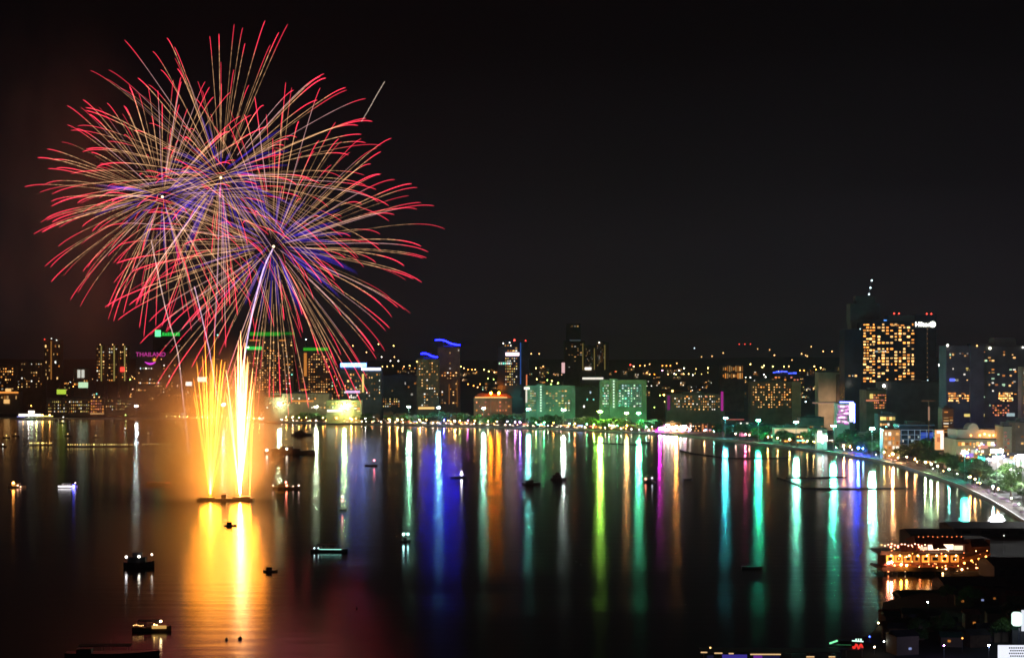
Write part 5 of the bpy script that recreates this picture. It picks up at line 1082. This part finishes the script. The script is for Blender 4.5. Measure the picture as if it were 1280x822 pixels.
# ------------------------------------------------------------------ fireworks
FY = 1150.0; fk = FY/F
SPARK = spark_mat('burning stars', 1.0, True); SPARKB = spark_mat('blue burning stars', 1.0, False); JET = spark_mat('golden spark jets', 1.0, True)
def burst(px, py, Rpx, n, nblue, label, seed, Y=FY):
    r = random.Random(seed); c = at(px, py, Y); k = Y/F; R = Rpx*k
    o = tag(empty('firework_burst', c), label, 'firework', 'firework bursts')
    MB().ball((0,0,0), .9, 8, 6).build('core', G((1,.75,.45), 3.0), o)
    l = bpy.data.lights.new('star_light', 'POINT'); l.energy = 45000; l.color = (1,.13,.10); l.shadow_soft_size = 60.0
    q = bpy.data.objects.new('star_light', l); COL.objects.link(q); q.parent = o
    rest = MB()
    for i in range(n):
        # even spread over the sphere
        zz = 1-2*(i+.5)/n; a = i*2.399963 + r.uniform(-.25,.25); q = math.sqrt(1-zz*zz)
        d = Vector((q*math.cos(a), q*math.sin(a), zz)) + Vector((r.gauss(0,.07), r.gauss(0,.07), r.gauss(0,.07))); d.normalize()
        RR = R*r.uniform(.82, 1.06); thick = r.uniform(.12,.28); drop = R*r.uniform(.05,.105); t0 = r.uniform(.05,.2); t1 = r.uniform(.86,1.0)
        pts, cols, rad = [], [], []; m = 44; br = r.uniform(.32, 1.15); wig = r.uniform(.36,.62); pinky = r.random() < .12
        for j in range(m):
            t = t0 + (t1-t0)*j/(m-1); s_ = (1-math.exp(-2.1*t))/(1-math.exp(-2.1))
            pts.append(d*RR*s_ + Vector((0,0,-drop*t**2.2)))
            u = (t-t0)/(t1-t0)
            g = r.uniform(.25,1.25)                       # crackling
            gold = Vector((.82,.43,.20))*(g*(.35+.65*u)); redc = Vector((.92,.035,.075))*(.9+.1*g)
            if pinky: gold = Vector((.50,.26,.26))*(.5+.5*g)
            wgt = max(0.0, min(1.0, (u-wig)/.16)); cc = (gold*(1-wgt)+redc*wgt)*br
            if u > .93: cc = cc*(1-(u-.93)/.07*.75)
            cols.append(tuple(cc)); rad.append(thick*(.85+.3*wgt))
        if i < 100: MB().tube(pts, rad, 4, cols, cap=False).build('spark_trail', SPARK, o)
        else: rest.tube(pts, rad, 4, cols, cap=False)
    if rest.v: rest.build('spark_trail', SPARK, o)['kind'] = 'stuff'
    bl = MB()
    for i in range(nblue):
        zz = r.uniform(-1,1); a = r.uniform(0,6.283); q = math.sqrt(1-zz*zz); d = Vector((q*math.cos(a), q*math.sin(a), zz*.75)).normalized()
        pts, cols, rad = [], [], []; L0, L1 = r.uniform(.05,.14), r.uniform(.28,.52)
        for j in range(12):
            u = j/11; s_ = L0+(L1-L0)*u; f = math.sin(math.pi*min(1, u*.92+.05))
            pts.append(d*R*s_ + Vector((0,0,-R*.06*u*u))); cols.append(tuple(Vector((.012,.005,.105))*f*r.uniform(.8,1.2))); rad.append(.25+.55*u)
        bl.tube(pts, rad, 6, cols, cap=False)
    if nblue: bl.build('blue_sparks', SPARKB, o)['kind'] = 'stuff'
    return o
burst(342, 308, 212, 195, 70, 'large red and gold firework burst, lowest and rightmost of the three', 5, Y=1150)
burst(276, 222, 212, 165, 80, 'large red and gold firework burst, highest of the three', 6, Y=1170)
burst(203, 246, 168, 165, 30, 'red and gold firework burst, leftmost of the three', 9, Y=1130)
# small inner shell
def tail(pts_px, label, col, r0=.35, Y=FY, group=None, name='rising_tail', spread=0.0):
    P = [at(a, c, Y) for a, c in pts_px]; o = P[0]; Q = []
    n = 14
    for i in range(len(P)-1):
        for k in range(n):
            u = k/n; p0 = P[max(i-1,0)]; p1 = P[i]; p2 = P[i+1]; p3 = P[min(i+2, len(P)-1)]
            Q.append(.5*((2*p1)+(p2-p0)*u+(2*p0-5*p1+4*p2-p3)*u*u+(3*p1-p0-3*p2+p3)*u**3))
    Q.append(P[-1]); r = random.Random(len(Q)+int(pts_px[0][0]))
    wob = [q-o+Vector((r.gauss(0,.05),0,0)) for q in Q]
    m = MB().tube(wob, r0, 5, [tuple(Vector(col)*r.uniform(.6,1.2)) for _ in Q], cap=False).build(name, SPARK)
    m.location = o; tag(m, label, 'firework', group); return m
tail([(236,566),(229,500),(222,440),(208,390),(196,335),(189,300)], 'thin pink rising rocket trail left of the fountains', (.42,.26,.24), .33)
tail([(272,500),(262,440),(252,395),(243,358)], 'thin lilac rising rocket trail above the left fountain', (.45,.26,.36), .36)
tail([(302,470),(309,425),(318,380),(330,335),(341,311)], 'lilac rising rocket trail ending at the lowest burst', (.55,.38,.62), .5)
tail([(268,420),(271,370),(273,300),(275,235)], 'faint lilac rising rocket trail ending at the highest burst', (.26,.14,.2), .3)
tail([(452,152),(462,135),(472,117),(481,102)], 'lone faint gold spark trail at the upper right of the bursts', (.26,.2,.16), .3)

def fountain(bx, by, jets, label, hot, gain, power=(), thin=.62):
    base = at(bx, by, FY); base.z = 3.0; o = tag(empty('firework_fountain', base), label, 'firework', 'golden firework fountains')
    r = random.Random(int(bx))
    for (tx, ty, bend, wd) in jets:
        top = at(tx, ty, FY); v = top - base; v.y = r.uniform(-10, 10); pts, cols, rad = [], [], []
        for j in range(26):
            u = j/25; pts.append(Vector((v.x*(u**(.8 if bend else 1.0)), v.y*u, v.z*(1-(1-u)**1.35))) if bend else Vector((v.x*u, v.y*u, v.z*u)))
            f = (1-u)**.55*.95+.10; fl = r.uniform(.7,1.25)
            c = Vector((1.0, .30+.14*hot, .014+.13*hot))*gain*f*fl
            cols.append(tuple(c)); rad.append(wd*thin*(.62+.35*math.sin(math.pi*u))*(1-u*.45))
        MB().tube(pts, rad, 5, cols, cap=False).build('spark_jet', JET, o)
    for hz, pw, sz in zip((10, 30, 58), power, (8.0, 14.0, 19.0)):
        l = bpy.data.lights.new('spark_light', 'POINT'); l.energy = pw; l.color = (1,.27,.015); l.shadow_soft_size = sz
        q = bpy.data.objects.new('spark_light', l); COL.objects.link(q); q.parent = o; q.location = (0, 0, hz)
    return o
lj = [(240,472,0,.7),(247,452,0,.8),(250,444,0,.8),(253,470,0,.7),(258,425,0,.8),(262,448,0,.8),(265,445,0,.9),(268,420,0,.7),(270,455,0,.8),(274,462,0,.7),(279,449,1,.9),(283,452,1,.9),(286,478,0,.7),(291,496,0,.7),(244,490,0,.7),(255,480,0,.8),(260,465,0,.8)]
rj = [(293,455,0,.9),(296,425,0,1.1),(298,413,0,1.1),(300,440,0,1.4),(302,450,0,1.4),(304,432,0,1.3),(306,455,0,1.3),(308,428,0,1.1),(311,445,0,1.1),(313,452,0,1.0),(317,460,0,1.0),(281,462,1,.8),(285,490,0,.8),(318,480,0,.9),(299,470,0,1.6),(303,480,0,1.6)]
fountain(263, 616, lj, 'left golden firework fountain, a loose fan of thin jets', 0.1, 8.0, (60000, 95000, 90000), .46)
fountain(300, 616, rj, 'right firework fountain, a dense white-hot column of jets', 1.0, 9.0, (60000, 100000, 100000), .5)
# a little side fountain
fountain(312, 616, [(318,470,0,.8),(316,490,0,.8)], 'thin single golden jet right of the white-hot fountain', .2, 3.0, (), .4)
# firing barge
bg = tag(empty('firework_barge', ground(289, 625)), 'long dark firing barge under the fountains', 'barge'); k = bg.location.y/F
MB().box(-42*k, 28*k, -4, 5, -.4, 1.5).build('hull', M['hull_dark'], bg); MB().box(-40*k, -20*k, -2.5, 3.5, 1.51, 2.3).build('mortar_rack', M['hull_dark'], bg); MB().box(2*k, 24*k, -2.5, 3.5, 1.51, 2.6).build('mortar_rack', M['hull_dark'], bg); MB().box(-12*k, -6*k, -2, 3, 1.51, 4.2).build('control_cabin', M['hull_dark'], bg)

# ------------------------------------------------------------------ smoke
def smoke(name, c, rad, dens, label, col, scale, sharp=.35, seed=0):
    m = bpy.data.materials.new('smoke'); t = nodes_of(m); o = t.nodes.new('ShaderNodeOutputMaterial'); v = t.nodes.new('ShaderNodeVolumeScatter'); v.inputs['Color'].default_value = (*col, 1); v.inputs['Anisotropy'].default_value = .2
    tcd = t.nodes.new('ShaderNodeTexCoord'); ln = t.nodes.new('ShaderNodeVectorMath'); ln.operation = 'LENGTH'; t.links.new(tcd.outputs['Object'], ln.inputs[0])
    mr = t.nodes.new('ShaderNodeMapRange'); mr.inputs['From Min'].default_value = 1.0; mr.inputs['From Max'].default_value = .05; t.links.new(ln.outputs['Value'], mr.inputs[0])
    n = t.nodes.new('ShaderNodeTexNoise'); n.inputs['Scale'].default_value = scale; n.inputs['Detail'].default_value = 3
    pw = t.nodes.new('ShaderNodeMath'); pw.operation = 'POWER'; pw.inputs[1].default_value = 1.8; t.links.new(mr.outputs[0], pw.inputs[0])
    mp = t.nodes.new('ShaderNodeMapping'); mp.inputs['Location'].default_value = (seed, seed*1.7, 0); t.links.new(tcd.outputs['Object'], mp.inputs[0]); t.links.new(mp.outputs[0], n.inputs['Vector'])
    m2 = t.nodes.new('ShaderNodeMapRange'); m2.inputs['From Min'].default_value = sharp; m2.inputs['From Max'].default_value = .75; t.links.new(n.outputs['Fac'], m2.inputs[0])
    mu = t.nodes.new('ShaderNodeMath'); mu.operation = 'MULTIPLY'; t.links.new(pw.outputs[0], mu.inputs[0]); t.links.new(m2.outputs[0], mu.inputs[1])
    m3 = t.nodes.new('ShaderNodeMath'); m3.operation = 'MULTIPLY'; m3.inputs[1].default_value = dens; t.links.new(mu.outputs[0], m3.inputs[0]); t.links.new(m3.outputs[0], v.inputs['Density'])
    t.links.new(v.outputs[0], o.inputs['Volume'])
    ob = MB().ball((0,0,0), 1.0, 16, 10).build(name, m); ob.location = c; ob.scale = rad
    tag(ob, label, 'smoke', kind='stuff'); return ob
smoke('smoke', at(268, 556, FY-10), (60, 60, 84), .085, 'orange-lit smoke drifting round the firework fountains', (.95,.85,.75), 1.6, sharp=.2)
smoke('smoke', at(215, 545, FY+5), (90, 60, 60), .12, 'smoke drifting left of the fountains', (.95,.85,.75), 2.3, sharp=.36, seed=3)
smoke('smoke', at(70, 280, FY+60), (95, 60, 190), .05, 'thin high smoke drifting off to the left of the bursts', (.95,.5,.36), 2.4, sharp=.35, seed=7)
smoke('smoke', at(250, 270, FY+90), (110, 40, 90), .012, 'thin smoke hanging behind the bursts', (.95,.85,.85), 2.6, sharp=.4, seed=11)
